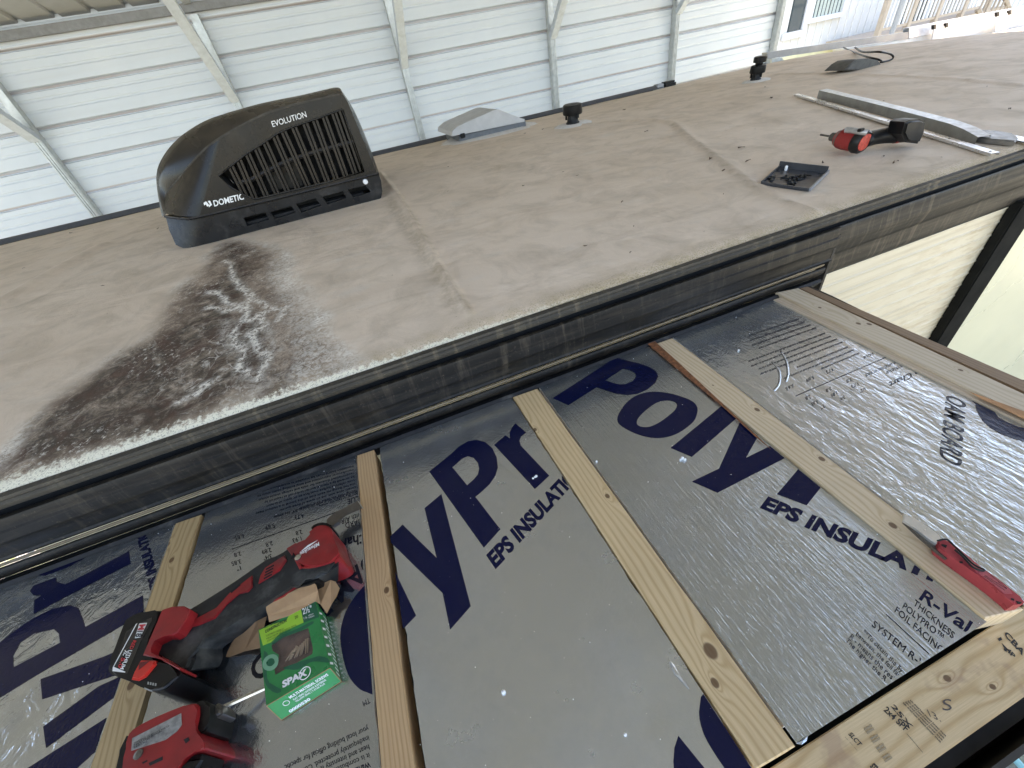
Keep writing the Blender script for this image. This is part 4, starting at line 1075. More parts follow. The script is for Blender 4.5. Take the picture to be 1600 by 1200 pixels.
for pl in ([(318, 317), (322, 314.5), (327, 320.5), (324, 323), (321.5, 319.5), (319, 321)], [(324.5, 314), (328, 313.5), (331.5, 320), (326.5, 324), (326, 321.5), (328, 319.5)]):
    poly_shape(bm, pl, (), lambda a, b: PY(a, b, YF - .0015))
o = print_part('lettering', bm, M['white_ink'], ac, None, None, 0, 0)

# ================================================================== ROOF FITTINGS
seal_m = plain('white_roof_sealant', (.66, .62, .57), .6, scale=60, bump=.4)
def blob(name, c, rx, ry, mat, parent, seed=0, h=.006):
    v = [Vector((c.x, c.y, c.z + h))]; n = 28
    for k in range(n):
        a = 2 * math.pi * k / n; q = 1 + .28 * noise.noise(Vector((math.cos(a) * 2, math.sin(a) * 2, seed)))
        v.append(Vector((c.x + rx * .8 * q * math.cos(a), c.y + ry * .8 * q * math.sin(a), c.z + h * .8)))
    for k in range(n):
        a = 2 * math.pi * k / n; q = 1 + .28 * noise.noise(Vector((math.cos(a) * 2, math.sin(a) * 2, seed)))
        v.append(Vector((c.x + rx * q * math.cos(a), c.y + ry * q * math.sin(a), crown(c.y + ry * q * math.sin(a)) - .002)))
    f_ = [(0, 1 + k, 1 + (k + 1) % n) for k in range(n)] + [(1 + k, 1 + n + k, 1 + n + (k + 1) % n, 1 + (k + 1) % n) for k in range(n)]
    return from_py(name, v, f_, mat, parent, smooth=True)
def vent_cap(px, py, sc, label, two=False):
    c = roofpt(px, py)
    t = empty('vent_cap', c, label, 'vent', 'black plumbing vent caps on the camper roof')
    bm = bmesh.new(); Mx = Matrix.Translation(c) @ Matrix.Rotation(.06, 4, 'X')
    lathe(bm, [(.036 * sc, -.004), (.036 * sc, .012), (.031 * sc, .016), (.028 * sc, .03), (.028 * sc, .07 * sc)], Mx); from_bm('stem', bm, M['rubber'], t, angle=40)
    bm = bmesh.new(); b0 = .048 * sc
    lathe(bm, [(.030 * sc, b0), (.050 * sc, b0 + .002), (.052 * sc, b0 + .008), (.050 * sc, b0 + .042 * sc), (.046 * sc, b0 + .046 * sc), (.030 * sc, b0 + .047 * sc)], Mx, 28); from_bm('cap', bm, M['black'], t, angle=40)
    for k in range(5):
        a = k * 1.2566; bm = bmesh.new(); cc = c + Vector((math.cos(a) * .034 * sc, math.sin(a) * .034 * sc, .04 * sc)); add_box(bm, cc - Vector((.004, .004, .014)), cc + Vector((.004, .004, .014))); from_bm('spacer', bm, M['black'], t)
    if two:
        bm = bmesh.new(); b1 = b0 + .047 * sc
        lathe(bm, [(.024 * sc, b1), (.026 * sc, b1 + .012), (.042 * sc, b1 + .014), (.043 * sc, b1 + .036), (.036 * sc, b1 + .040)], Mx, 26); from_bm('upper_cap', bm, M['black'], t, angle=40)
    blob('sealant', c + Vector((.01, 0, .0015)), .105 * sc, .085 * sc, seal_m, t, px)
    return t
vent_cap(895, 195, 1.0, 'squat black vent cap on pale sealant, beside the grey and white roof vent')
vent_cap(1180, 127, .80, 'taller two tier black vent cap near the left end of the awning', two=True)
# low dome roof vent
t = empty('roof_vent', (PY(765, 205, 2.95).x, 2.95, crown(2.95)), 'pale grey domed roof vent lid on a dark base near the far roof edge', 'roof vent')
yv0 = 2.72
bx0 = PY(716, 208, yv0).x; bx1 = PY(822, 192, yv0).x; zb = crown(yv0)
box('vent_base', (bx0, yv0, zb - .02), (bx1, yv0 + .36, PY(770, 200, yv0).z), plain('dark_grey_vent_base', (.13, .14, .15), .45), t, bevel=.004)
prof = [(706, 206), (706, 213), (728, 209), (820, 190), (820, 186), (812, 184), (779, 171), (772, 172), (716, 197)]
lidm = plain('weathered_white_lid', (.50, .49, .47), .5, scale=20, var=.08)
bm = bmesh.new()
a_ = [bm.verts.new(PY(*p, yv0 - .01)) for p in prof]; b_ = [bm.verts.new(Vector((PY(*p, yv0 - .01).x, yv0 + .37, PY(*p, yv0 - .01).z))) for p in prof]
bm.faces.new(a_); bm.faces.new(b_[::-1])
for i in range(len(prof)): bm.faces.new((a_[i], b_[i], b_[(i + 1) % len(prof)], a_[(i + 1) % len(prof)]))
bmesh.ops.bevel(bm, geom=[e for e in bm.edges if abs((e.verts[0].co - e.verts[1].co).y) < .01], offset=.004, segments=2, affect='EDGES')
bmesh.ops.triangulate(bm, faces=[q for q in bm.faces if len(q.verts) > 4]); from_bm('lid', bm, lidm, t)
bm = bmesh.new(); c = PY(723, 212, yv0 - .012); add_box(bm, c - Vector((.014, .006, .012)), c + Vector((.014, .006, .012)), None, .002); from_bm('latch', bm, M['black'], t)
blob('sealant', Vector(((bx0 + bx1) / 2, yv0 + .10, zb + .002)), .33, .21, seal_m, t, 3, .006)

# awning casing along the far roof edge, held by white clamps
YS_ = 3.27
sp_ = empty('awning', (PY(1400, 60, YS_).x, YS_, -.1), 'long grey and white awning casing clamped along the far roof edge below the house', 'awning')
def slab(name, px, y0, y1, mat, bev=.002, parent=None):
    bm = bmesh.new(); add_prism(bm, [PY(a, b, y0) for a, b in px], (0, y1 - y0, 0), bevel=bev)
    bmesh.ops.triangulate(bm, faces=[q for q in bm.faces if len(q.verts) > 4])
    return from_bm(name, bm, mat, parent or sp_, angle=30)
slab('arm', [(1198, 82), (1420, 49.5), (1420, 60), (1200, 92)], YS_, YS_ + .05, plain('grey_anodised_frame', (.30, .31, .32), .4, .5, scale=10))
slab('arm', [(1420.5, 43), (1660, -1), (1660, 16), (1420.5, 60)], YS_ - .004, YS_ + .05, plain('pale_anodised_frame', (.62, .65, .70), .35, .4, scale=10))
slab('casing', [(1322, 76), (1420, 60.5), (1600, 26), (1660, 12), (1660, 32), (1600, 44), (1540, 54), (1500, 64), (1440, 78), (1385, 86), (1345, 87), (1325, 84)], YS_ + .01, YS_ + .14, plain('white_casing', (.70, .70, .68), .4, scale=10), .02)
slab('end_bracket', [(1205, 92), (1222, 90), (1230, 100), (1208, 103)], YS_ + .02, YS_ + .04, M['galv'])
for (x0_, y0_) in ((1468, 52), (1567, 32)):
    k_ = slab('bracket', [(x0_ - 8, y0_ - 9), (x0_ + 12, y0_ - 12), (x0_ + 7, y0_ + 18), (x0_ - 13, y0_ + 21)], YS_ - .07, YS_ - .06, M['white_paint'], .001)
    for dx_ in (-7, 12):
        slab('clamp', [(x0_ + dx_ - 2, y0_ - 14 - dx_ * .15), (x0_ + dx_ + 2, y0_ - 15 - dx_ * .15), (x0_ + dx_ + 2, y0_ - 8 - dx_ * .15), (x0_ + dx_ - 2, y0_ - 7 - dx_ * .15)], YS_ - .08, YS_ - .06, M['black'], parent=k_)
    slab('sealant', [(x0_ - 28, y0_ + 24), (x0_ + 10, y0_ + 16), (x0_ + 32, y0_ + 15), (x0_ + 34, y0_ + 18), (x0_ + 5, y0_ + 23), (x0_ - 20, y0_ + 27)], YS_ - .16, YS_ - .06, seal_m, .004)
g = empty('cable_gland', roofpt(1350, 105), 'weathered dark cable entry hood with black cables in front of the awning', 'cable hood')
gl = [(1319, 110), (1331, 99), (1341, 93), (1356, 91), (1373, 94), (1379, 102), (1352, 109)]
yg = roofpt(1345, 109).y
prism('hood', [PY(a, b, yg) for a, b in gl], (0, .11, 0), plain('weathered_grey_hood', (.075, .072, .065), .6, scale=30, var=.3), g, bevel=.005)
for pth in (((1318, 74), (1330, 80), (1352, 88), (1372, 93), (1378, 96)), ((1336, 74), (1348, 81), (1372, 81), (1390, 84), (1396, 90), (1388, 95), (1376, 97))):
    tube('cable', spline([PY(a, b, yg + .02 + 1.2 * max(0, (1362 - a) / 44) ** 1.5) for a, b in pth], 5), .0045, M['black'], g, n=8)

# ================================================================== ROOF: TOOLS AND TRIM PIECES
def rp(px, py, h=0): v_ = roofpt(px, py); return v_ + Vector((0, 0, h + .0015))
cz = lambda px, py, h: PZ(px, py, crown(roofpt(px, py).y) + h)
# thin flat trim strip
t = empty('trim_strip', rp(1400, 200), 'long thin bright aluminium trim strip nearest the gutter, passing under the driver', 'metal trim', 'aluminium trim removed from the roof edge')
n = 16; top = []
pa, pb = rp(1243, 151, .003), rp(1552, 246, .004)
dv = (pb - pa).normalized(); nv = Vector((-dv.y, dv.x, 0)).normalized()
if nv.y < 0: nv = -nv
w_ = .020; v = []; 
for k in range(n + 1):
    p = pa.lerp(pb, k / n) + Vector((0, 0, .002 + .006 * math.sin(math.pi * k / n))) + nv * (.016 * math.sin(math.pi * k / n))
    p.z = crown(p.y) + .0105
    v += [p + nv * -w_ / 2 + Vector((0, 0, -.007)), p + nv * -w_ / 2, p + nv * w_ / 2, p + nv * w_ / 2 + Vector((0, 0, -.007))]
from_py('strip', v, [(i * 4 + k, i * 4 + k + 1, i * 4 + k + 5, i * 4 + k + 4) for i in range(n) for k in range(3)], M['alu'], t)
for k in (.06, .30, .62, .86, .985):
    p = pa.lerp(pb, k) + Vector((0, 0, .0026 + .006 * math.sin(math.pi * k))) + nv * (.016 * math.sin(math.pi * k))
    p.z = crown(p.y) + .0111
    bm = bmesh.new(); bmesh.ops.create_circle(bm, cap_ends=True, radius=.003, segments=10, matrix=Matrix.Translation(p)); from_bm('screw_hole', bm, M['dark'], t)
# angled flashing
t = empty('trim_angle', rp(1400, 195), 'dull grey L-shaped aluminium flashing behind the driver, its top edge bright', 'metal trim', 'aluminium trim removed from the roof edge')
pa, pb = rp(1276, 155, .0), rp(1522, 227, .0)
dv = (pb - pa).normalized(); nv = Vector((-dv.y, dv.x, 0)).normalized()
if nv.y > 0: nv = -nv
hh = .030; n = 14; v = []
for k in range(n + 1):
    s = k / n; p = pa.lerp(pb, s) + nv * (.006 * math.sin(math.pi * s)); h_ = hh * (1 if s < .9 else 1 - (s - .9) * 4)
    v += [p, p + Vector((0, 0, h_)), p + Vector((0, 0, h_ + .001)) + nv * .030 + nv * .004 * noise.noise(Vector((s * 9, 0, 0))), p + Vector((0, 0, h_ - .004)) + nv * .032]
from_py('web', [v[i] for i in range(len(v)) if i % 4 < 2], [(2 * i, 2 * i + 1, 2 * i + 3, 2 * i + 2) for i in range(n)], plain('dull_aluminium', (.34, .335, .31), .4, .6, scale=20, var=.2), t)
from_py('flange', [v[i] for i in range(len(v)) if i % 4 > 0], [(3 * i + k, 3 * i + k + 1, 3 * i + k + 4, 3 * i + k + 3) for i in range(n) for k in range(2)], plain('bright_chalky_aluminium', (.70, .73, .76), .35, .5, scale=60, var=.2), t)
# putty knife
t = empty('putty_knife', rp(1545, 212), 'grey handled scraper with a steel end lying beyond the trim pieces at the right', 'scraper')
hp_ = [(1492, 194), (1503, 195), (1512, 201), (1524, 202), (1560, 204), (1583, 208), (1592, 214), (1588, 220), (1550, 217), (1518, 212), (1494, 204)]
prism('handle', [cz(a, b, .014) for a, b in hp_], (0, 0, -.012), M['darksteel'], t, bevel=.003)
prism('steel_end', [cz(a, b, .008) for a, b in ((1586, 211), (1625, 219), (1625, 226), (1588, 219))], (0, 0, -.004), M['steel'], t, bevel=.001)
# black tray with screws
tray = empty('plastic_tray', rp(1240, 285), 'shallow black plastic cover upturned on the roof holding loose screws', 'tray')
TB = plain('grey_black_plastic', (.040, .042, .048), .32, scale=40)
q = [rp(1188, 289, .002), rp(1217, 263, .002), rp(1292, 272, .002), rp(1263, 300, .002)]
prism('tray_floor', q, (0, 0, -.003), TB, tray)
def wall_(name, a, b, h, th, mat=TB):
    dv = (b - a).normalized(); nv = Vector((dv.y, -dv.x, 0)) * th
    return prism(name, [a + Vector((0, 0, h)), b + Vector((0, 0, h)), b + nv + Vector((0, 0, h)), a + nv + Vector((0, 0, h))], (0, 0, -h - .001), mat, tray)
wall_('rim', q[1], q[2], .016, .004); wall_('rim', q[0], q[1], .006, .003); wall_('rim', q[3], q[0], .005, .003)
wall_('rim', q[2], q[3], .007, -.004, plain('scuffed_edge', (.20, .21, .23), .35))
bm = bmesh.new(); c = rp(1227, 268, .006); lathe(bm, [(.004, -.006), (.004, .006), (.002, .008)], Matrix.Translation(c), 10); from_bm('peg', bm, M['white_paint'], tray)
def screw_mesh():
    bm = bmesh.new(); lathe(bm, [(.001, .0), (.0045, .0005), (.0045, .003), (.0022, .004), (.0018, .016), (.0004, .021)], Matrix.Identity(4), 10)
    me_ = bpy.data.meshes.new('screw'); bm.to_mesh(me_); bm.free(); me_.materials.append(M['black']); return me_
sm_ = screw_mesh()
spx = [(1205, 283), (1209, 281), (1205, 286), (1228, 279), (1234, 282), (1238, 281), (1233, 287), (1240, 285), (1245, 280), (1244, 284), (1250, 279), (1252, 282), (1256, 277), (1258, 281), (1236, 290), (1243, 289)]
for k, (a, b) in enumerate(spx):
    o = bpy.data.objects.new('screw', sm_); COL.objects.link(o); o.location = rp(a, b, .0045)
    o.rotation_euler = (math.radians(90 + random.uniform(-8, 8)), 0, random.uniform(0, 6.28))
    tag(o, 'one of the small black screws loose in the black plastic tray', 'screw', 'black screws in the tray')
# 12 volt driver on the roof
t = empty('compact_driver', rp(1370, 225), 'red and black compact cordless driver with thin bit lying on the beige roof', 'cordless driver')
za = .040
a0 = cz(1308, 215, .030); b0 = cz(1348, 222, .030); ax = (b0 - a0).normalized()
Q = ax.to_track_quat('Z', 'Y').to_matrix().to_4x4(); Lb = (b0 - a0).length
Mx = Matrix.Translation(a0) @ Q
RB = plain('scuffed_red', (.28, .02, .02), .4, scale=60, dirt=((.35, .33, .31), 40, .62, .6))
bm = bmesh.new(); lathe(bm, [(.011, -.004), (.020, .002), (.025, .014), (.0275, .03), (.0275, Lb - .018), (.025, Lb - .016)], Mx, 28); body = from_bm('motor_housing', bm, RB, t, angle=40)
bm = bmesh.new(); lathe(bm, [(.028, Lb - .018), (.030, Lb - .014), (.0295, Lb), (.025, Lb + .006), (.022, Lb + .005)], Mx, 28); from_bm('rear_ring', bm, M['black'], t, angle=40)
bm = bmesh.new(); lathe(bm, [(.0215, Lb + .002), (.021, Lb + .0065), (.014, Lb + .008)], Mx, 28); from_bm('rear_badge', bm, plain('orange_red_badge', (.46, .06, .04), .45, scale=150, var=.4), t, angle=40)
bm = bmesh.new(); lathe(bm, [(.007, -.022), (.011, -.018), (.0120, -.003), (.020, .003), (.0254, .0135)], Mx, 24); from_bm('nose_cone', bm, M['darksteel'], t, angle=40)
tube('drill_bit', [a0 - ax * .018, a0 - ax * .055], .0028, M['darksteel'], t, n=8)
tube('silver_bridge', spline([cz(1322, 203, .053), cz(1333, 204, .054), cz(1344, 206, .054), cz(1355, 207, .053)], 4), .0075, plain('scuffed_silver', (.45, .44, .43), .4, .5, scale=60), t)
box('switch', cz(1345, 203, .06) - Vector((.008, .005, .004)), cz(1345, 203, .06) + Vector((.008, .005, .004)), M['black'], t, bevel=.0015)
hs = [cz(1350, 219, .030), cz(1368, 214.5, .031), cz(1385, 211.5, .032), cz(1400, 210, .032), cz(1415, 208.5, .032), cz(1424, 208, .032)]
bm = bmesh.new(); hr = [.022, .020, .0215, .023, .023, .022]
sp2 = spline(hs, 3); rr2 = [hr[min(5, i // 3)] + (hr[min(5, i // 3 + 1)] - hr[min(5, i // 3)]) * (i % 3) / 3 for i in range(len(sp2))]
add_tube(bm, sp2, rr2, 20, flat=.95); from_bm('handle', bm, M['black'], t, smooth=True)
i0 = 9; bm = bmesh.new(); add_tube(bm, sp2[i0:i0 + 2], [rr2[i0] + .0008] * 2, 20, flat=.96, caps=False); from_bm('red_band', bm, plain('orange_red_band', (.42, .04, .03), .4), t, smooth=True)
cb_ = cz(1425, 207, .032)
bq = [(1417, 191), (1426, 187), (1440, 186), (1448, 189), (1446, 206), (1437, 225), (1418, 223), (1412, 210)]
yy_ = cb_.y - .026
prism('battery', [PY(a, b, yy_) for a, b in bq], (.004, .046, 0), M['black'], t, bevel=.006, segs=3)

# leaf litter and twigs on the membrane
bm = bmesh.new()
lit = [(1110, 250, 9), (1168, 254, 7), (1285, 257, 7), (915, 386, 6), (1158, 233, 10), (818, 292, 4), (880, 270, 3), (902, 276, 5), (613, 432, 3), (162, 448, 4), (38, 420, 3), (1195, 137, 4), (1380, 160, 5), (1576, 173, 5), (1395, 257, 5), (1402, 253, 5), (1470, 248, 4), (1010, 207, 6), (975, 173, 5), (972, 317, 6), (985, 396, 5), (700, 262, 3), (848, 203, 4), (820, 210, 3), (1205, 155, 7), (112, 365, 3), (250, 358, 5), (700, 300, 3), (1128, 395, 3), (1130, 268, 6), (1380, 246, 4), (1130, 305, 3), (990, 355, 4)]
for _ in range(45): lit.append((random.uniform(20, 1580), random.uniform(130, 560), random.uniform(1.0, 2.2)))
for a, b, s_ in lit:
    c = rp(a, b, .001)
    if c.y < .68 or c.y > 3.1: continue
    k = (c - Vector((0, 0, HC))).length / 626 * s_ * .6; an = random.uniform(-.5, .9); n = 7
    vs = [bm.verts.new(c + Vector((math.cos(an) * k * math.cos(u) - math.sin(an) * k * .3 * math.sin(u), math.sin(an) * k * math.cos(u) + math.cos(an) * k * .3 * math.sin(u), abs(random.gauss(0, .25)) * k))) for u in [2 * math.pi * i / n for i in range(n)]]
    cc = bm.verts.new(c + Vector((0, 0, k * .3)))
    for i in range(n): bm.faces.new((vs[i], vs[(i + 1) % n], cc))
tag(from_bm('leaf_litter', bm, M['leaf']), 'dry leaf bits and twigs scattered over the beige roof', 'leaf litter', kind='stuff')

# ================================================================== MULTI-TOOL ON THE LEFT RAFTER
mt = empty('multi_tool', PZ(330, 960, ZF), 'red and black oscillating multi-tool with large battery, lying across the left rafter', 'power tool')
c6 = lambda z: (lambda a, b: PZ(100 + a / 2.728, 760 + b / 2.728, z))
c13 = lambda z: (lambda a, b: PZ(130 + a / 5.217, 880 + b / 5.217, z))
zt = -.100
GR = plain('dusty_grey_rubber', (.022, .023, .023), .5, spec=.3, scale=50, var=.25, dirt=((.16, .16, .15), 16, .52, .4))
RD = plain('dusty_red', (.24, .012, .014), .40, scale=40, var=.2, dirt=((.09, .035, .035), 14, .52, .6))
g6 = c6(zt - .002)
prism('grip_body', [g6(*p) for p in rnd([(470, 560), (545, 520), (640, 462), (740, 398), (830, 335), (930, 272), (1040, 250), (1150, 290), (1166, 330), (1095, 378), (1000, 405), (950, 440), (850, 500), (760, 560), (680, 612), (590, 655), (548, 690), (545, 740), (505, 795), (400, 740), (380, 640)], 3)], (0, .006, -.045), GR, mt, bevel=.010, segs=4, taper=.86)
h6 = c6(zt + .002)
prism('gear_head', [h6(*p) for p in rnd([(1040, 205), (1060, 172), (1098, 160), (1135, 175), (1150, 225), (1168, 270), (1166, 302), (1108, 330), (1012, 345), (990, 302), (972, 262), (985, 240), (1030, 236)], 3)], (0, 0, -.052), RD, mt, bevel=.008, segs=4)
prism('head_collar', [c6(zt + .001)(*p) for p in ((945, 262), (985, 238), (1010, 250), (985, 262), (1020, 340), (1000, 350), (975, 300))], (0, 0, -.03), RD, mt, bevel=.002)
def panel(name, pts, mat, z, th=.004, cr=c6, bev=.001, parent=mt): return prism(name, [cr(z)(*p) for p in pts], (0, 0, -th), mat, parent, bevel=bev)
vp = panel('vent_panel', [(855, 346), (938, 292), (946, 312), (916, 356), (826, 412), (836, 378)], RD, zt + .0012)
bm = bmesh.new()
for k in range(4):
    x_, y_ = 843 + k * 3, 398 - k * 13
    add_prism(bm, [c6(zt + .0018)(*p) for p in ((x_ + 8, y_ - 8), (x_ + 42, y_ - 26), (x_ + 43, y_ - 21), (x_ + 9, y_ - 3))], (0, 0, -.0008))
o = from_bm('vent_slot', bm, M['dark'], vp); o['kind'] = 'stuff'
st_ = panel('red_stripe', [(525, 600), (560, 562), (650, 520), (705, 452), (800, 378), (800, 425), (782, 447), (742, 455), (690, 500), (640, 560), (570, 590)], RD, zt + .0010)
panel('stripe_badge', [(708, 447), (748, 412), (752, 420), (712, 455)], M['dark'], zt + .0018, .0006, parent=st_)
panel('window_notch', [(966, 308), (976, 280), (990, 300)], M['dark'], zt + .0028, .001)
panel('dial', [(968, 375), (1010, 348), (1050, 342), (1085, 365), (1075, 395), (1035, 412), (985, 425), (962, 405)], M['black'], zt - .004, .03, bev=.004)
sw = panel('switch_frame', [(818, 482), (845, 460), (925, 432), (975, 398), (985, 420), (930, 462), (850, 500), (826, 500)], RD, zt - .006, .02, bev=.003)
panel('switch_plate', [(832, 483), (855, 466), (915, 440), (928, 445), (925, 460), (850, 494)], M['dark'], zt - .0050, .0012, parent=sw)
bm = bmesh.new(); T(bm, 'O', c := (0, 0), (0, 0), (0, 0)) if False else None
put_text(bm, 'O', c6(zt - .0042)(846, 494), c6(zt - .0042)(855, 488), c6(zt - .0042)(841, 482), bold=.04); print_part('switch_mark', bm, M['white_ink'], sw, None, None, 0, 0)
# battery and saddle
zb_ = -.088
b13 = c13(zb_)
bat = prism('battery', [b13(*p) for p in rnd([(345, 465), (365, 435), (410, 410), (520, 395), (630, 380), (600, 460), (480, 755), (600, 778), (780, 868), (765, 920), (690, 1000), (600, 1045), (470, 1010), (375, 960), (215, 900), (195, 840), (255, 700), (300, 580)], 2)], (0, 0, -.068), M['black'], mt, bevel=.006, segs=3)
pr_ = lambda z: (lambda *p: c13(z)(*p))
sad = prism('battery_saddle', [c13(zb_ + .002)(*p) for p in ((640, 378), (720, 352), (820, 347), (872, 375), (848, 450), (770, 560), (722, 588), (660, 586), (572, 630), (541, 700), (545, 738), (640, 758), (790, 850), (783, 872), (620, 778), (482, 748))], (0, 0, -.03), RD, mt, bevel=.004, segs=3)
bt = panel('release_button', [(385, 945), (405, 890), (462, 788), (582, 790), (586, 822), (500, 925), (440, 955)], M['redb'], zb_ + .003, .006, cr=c13, bev=.002)
panel('button_shade', [(455, 810), (540, 795), (500, 830), (450, 870)], plain('dark_red_mark', (.12, .01, .01), .5), zb_ + .0036, .0006, cr=c13, bev=0, parent=bt)
zl = zb_ + .0006
panel('label_plate', [(350, 560), (440, 500), (560, 440), (560, 470), (470, 640), (360, 900), (240, 880), (290, 740)], plain('gloss_black_label', (.012, .012, .013), .2, coat=.3), zb_ + .0004, .0006, cr=c13, bev=0)
bm = bmesh.new()
for pl in ([(430, 495), (442, 488), (250, 845), (345, 885), (340, 892), (238, 880), (240, 850)],):
    poly_shape(bm, pl, (), c13(zl))
poly_shape(bm, [(458, 492), (522, 485), (466, 606), (420, 612)], (), c13(zl))
def TB_(s, a, b, t, z=zl + .0003, **k): put_text(bm, s, c13(z)(*a), c13(z)(*b), c13(z)(*t), **k)
TB_('LITHIUM', (372, 708), (300, 862), (400, 712), bold=.02); TB_('XC', (340, 705), (322, 752), (368, 712), bold=.02)
print_part('white_lettering', bm, M['white_ink'], bat, None, None, 0, 0)
bm = bmesh.new(); TB_('RED', (408, 628), (376, 700), (434, 632), bold=.02); TB_('5.0', (315, 768), (282, 850), (345, 775), bold=.02); TB_('M', (462, 500), (444, 545), (510, 497), z=zl + .0006, bold=.03)
print_part('red_lettering', bm, M['red_ink'], bat, None, None, 0, 0)
bm = bmesh.new(); TB_('18', (444, 550), (425, 603), (488, 550), z=zl + .0006, bold=.03); print_part('black_lettering', bm, M['black_ink'], bat, None, None, 0, 0)
bm = bmesh.new(); zz = zb_ - .0 + .0006
for k in range(4): poly_shape(bm, [(525 + k * 20, 965 + k * 4), (538 + k * 20, 968 + k * 4), (535 + k * 20, 990 + k * 4), (522 + k * 20, 987 + k * 4)], (), c13(zz))
poly_shape(bm, [(500, 1012), (565, 1040), (560, 1050), (495, 1025)], (), c13(zz)); print_part('charge_gauge', bm, plain('grey_gauge', (.30, .30, .28), .4), bat, None, None, 0, 0)
# saw blade
c66z = lambda z: (lambda a, b: PZ(400 + a / 6.667, 760 + b / 6.667, z))
prism('blade_clamp', [c66z(-.112)(*p) for p in rnd([(570, 430), (600, 395), (690, 370), (780, 400), (770, 430), (700, 400), (640, 400)], 2)], (0, 0, -.03), M['black'], mt, bevel=.002)
bl = prism('blade', [c66z(-.128)(*p) for p in ((740, 340), (800, 290), (850, 255), (900, 235), (1060, 150), (1110, 222), (940, 300), (900, 330), (860, 370), (800, 425), (760, 420), (735, 380))], (0, 0, -.0015), M['darksteel'], mt)
prism('blade_step', [c66z(-.122)(*p) for p in ((735, 345), (820, 275), (870, 320), (860, 370), (800, 410), (750, 395))], (0, 0, -.0065), M['darksteel'], mt, bevel=.001)
prism('blade_edge', [c66z(-.1277)(*p) for p in ((1055, 150), (1065, 146), (1114, 220), (1103, 225))], (0, 0, -.0018), M['steel'], mt)
bm = bmesh.new(); zz = zt + .0026
put_text(bm, 'Milwaukee', c66z(zz)(655, 578), c66z(zz)(452, 692), c66z(zz)(668, 612), shear=.25, bold=.02)
poly_shape(bm, [(648, 556), (560, 622), (452, 690), (540, 612)], (), c66z(zz)); print_part('lettering', bm, M['white_ink'], mt, None, None, 0, 0)
bm = bmesh.new(); c = c66z(zt + .003)(438, 740)
lathe(bm, [(.0045, -.003), (.0045, .001), (.002, .002)], Matrix.Translation(c), 12); from_bm('head_screw', bm, M['steel'], mt, angle=40)

# ================================================================== RED DRIVER, BOTTOM LEFT
im = empty('impact_driver', PZ(260, 1170, ZF), 'red cordless driver with black nose and long hex bit below the multi-tool battery', 'power tool')
c5i = lambda z: (lambda a, b: PZ(160 + a / 5.333, 1060 + b / 5.333, z))
zi = -.098
prism('motor_housing', [c5i(zi)(*p) for p in rnd([(205, 480), (250, 430), (350, 370), (470, 312), (620, 250), (770, 206), (785, 300), (765, 400), (790, 455), (842, 530), (838, 590), (740, 615), (660, 680), (610, 780), (400, 860), (160, 800), (190, 650)], 3)], (0, 0, -.055), RD, im, bevel=.012, segs=5)
prism('nose', [c5i(zi - .006)(*p) for p in rnd([(768, 210), (830, 186), (880, 200), (892, 260), (890, 340), (855, 435), (795, 458), (757, 405), (775, 300)], 3)], (0, 0, -.045), M['black'], im, bevel=.008, segs=4)
prism('collet', [c5i(zi - .016)(*p) for p in ((885, 235), (955, 200), (985, 228), (990, 285), (965, 310), (900, 345))], (0, 0, -.028), M['darksteel'], im, bevel=.006, segs=3)
p0_ = c5i(zi - .030)(975, 252); p1_ = PZ(425, 1070, -.146)
bm = bmesh.new(); add_tube(bm, [p0_, p1_], .0026, 6); from_bm('hex_bit', bm, M['steel'], im)
prism('rear_cap', [c5i(zi - .004)(*p) for p in ((110, 760), (118, 590), (178, 470), (220, 480), (196, 640), (205, 800), (120, 820))], (0, 0, -.045), M['black'], im, bevel=.006, segs=3)
prism('grip', [c5i(zi - .003)(*p) for p in ((590, 790), (650, 690), (725, 632), (800, 622), (770, 700), (760, 860), (620, 900))], (0, 0, -.045), M['black'], im, bevel=.006, segs=3)
pl = panel('rating_plate', [(248, 498), (655, 290), (660, 385), (620, 440), (522, 512), (240, 602)], plain('grey_plate', (.23, .22, .20), .5, scale=200, var=.4), zi + .0006, .001, cr=c5i, bev=0, parent=im)
panel('plate_panel', [(262, 492), (600, 325), (615, 440), (515, 508), (252, 590)], M['red'], zi + .0003, .0006, cr=c5i, bev=0, parent=pl)
bm = bmesh.new(); zz = zi + .0016
put_text(bm, 'CORDLESS DRIVER', c5i(zz)(268, 516), c5i(zz)(500, 400), c5i(zz)(264, 494), bold=.01) if False else None
for k in range(4):
    put_text(bm, ['WARNING TO REDUCE RISK OF', 'INJURY READ MANUAL', 'CAT NO 18V DC', 'SERIAL'][k], c5i(zz)(262, 545 + k * 14), c5i(zz)(560 - k * 60, 400 + k * 42), c5i(zz)(259, 533 + k * 14), bold=.01)
print_part('plate_text', bm, M['black_ink'], pl, None, None, 0, 0)
for pp in ([(675, 510), (715, 490), (725, 515), (695, 542)], [(385, 705), (500, 650), (500, 680), (395, 728)], [(330, 700), (370, 680), (372, 692), (336, 712)]):
    panel('vent_hole', pp, M['dark'], zi + .0004, .001, cr=c5i, bev=0, parent=im)
bm = bmesh.new(); c = c5i(zi + .0005)(300, 632); lathe(bm, [(.0045, -.004), (.0045, .0008), (.002, .0014)], Matrix.Translation(c), 12); from_bm('case_screw', bm, M['darksteel'], im)

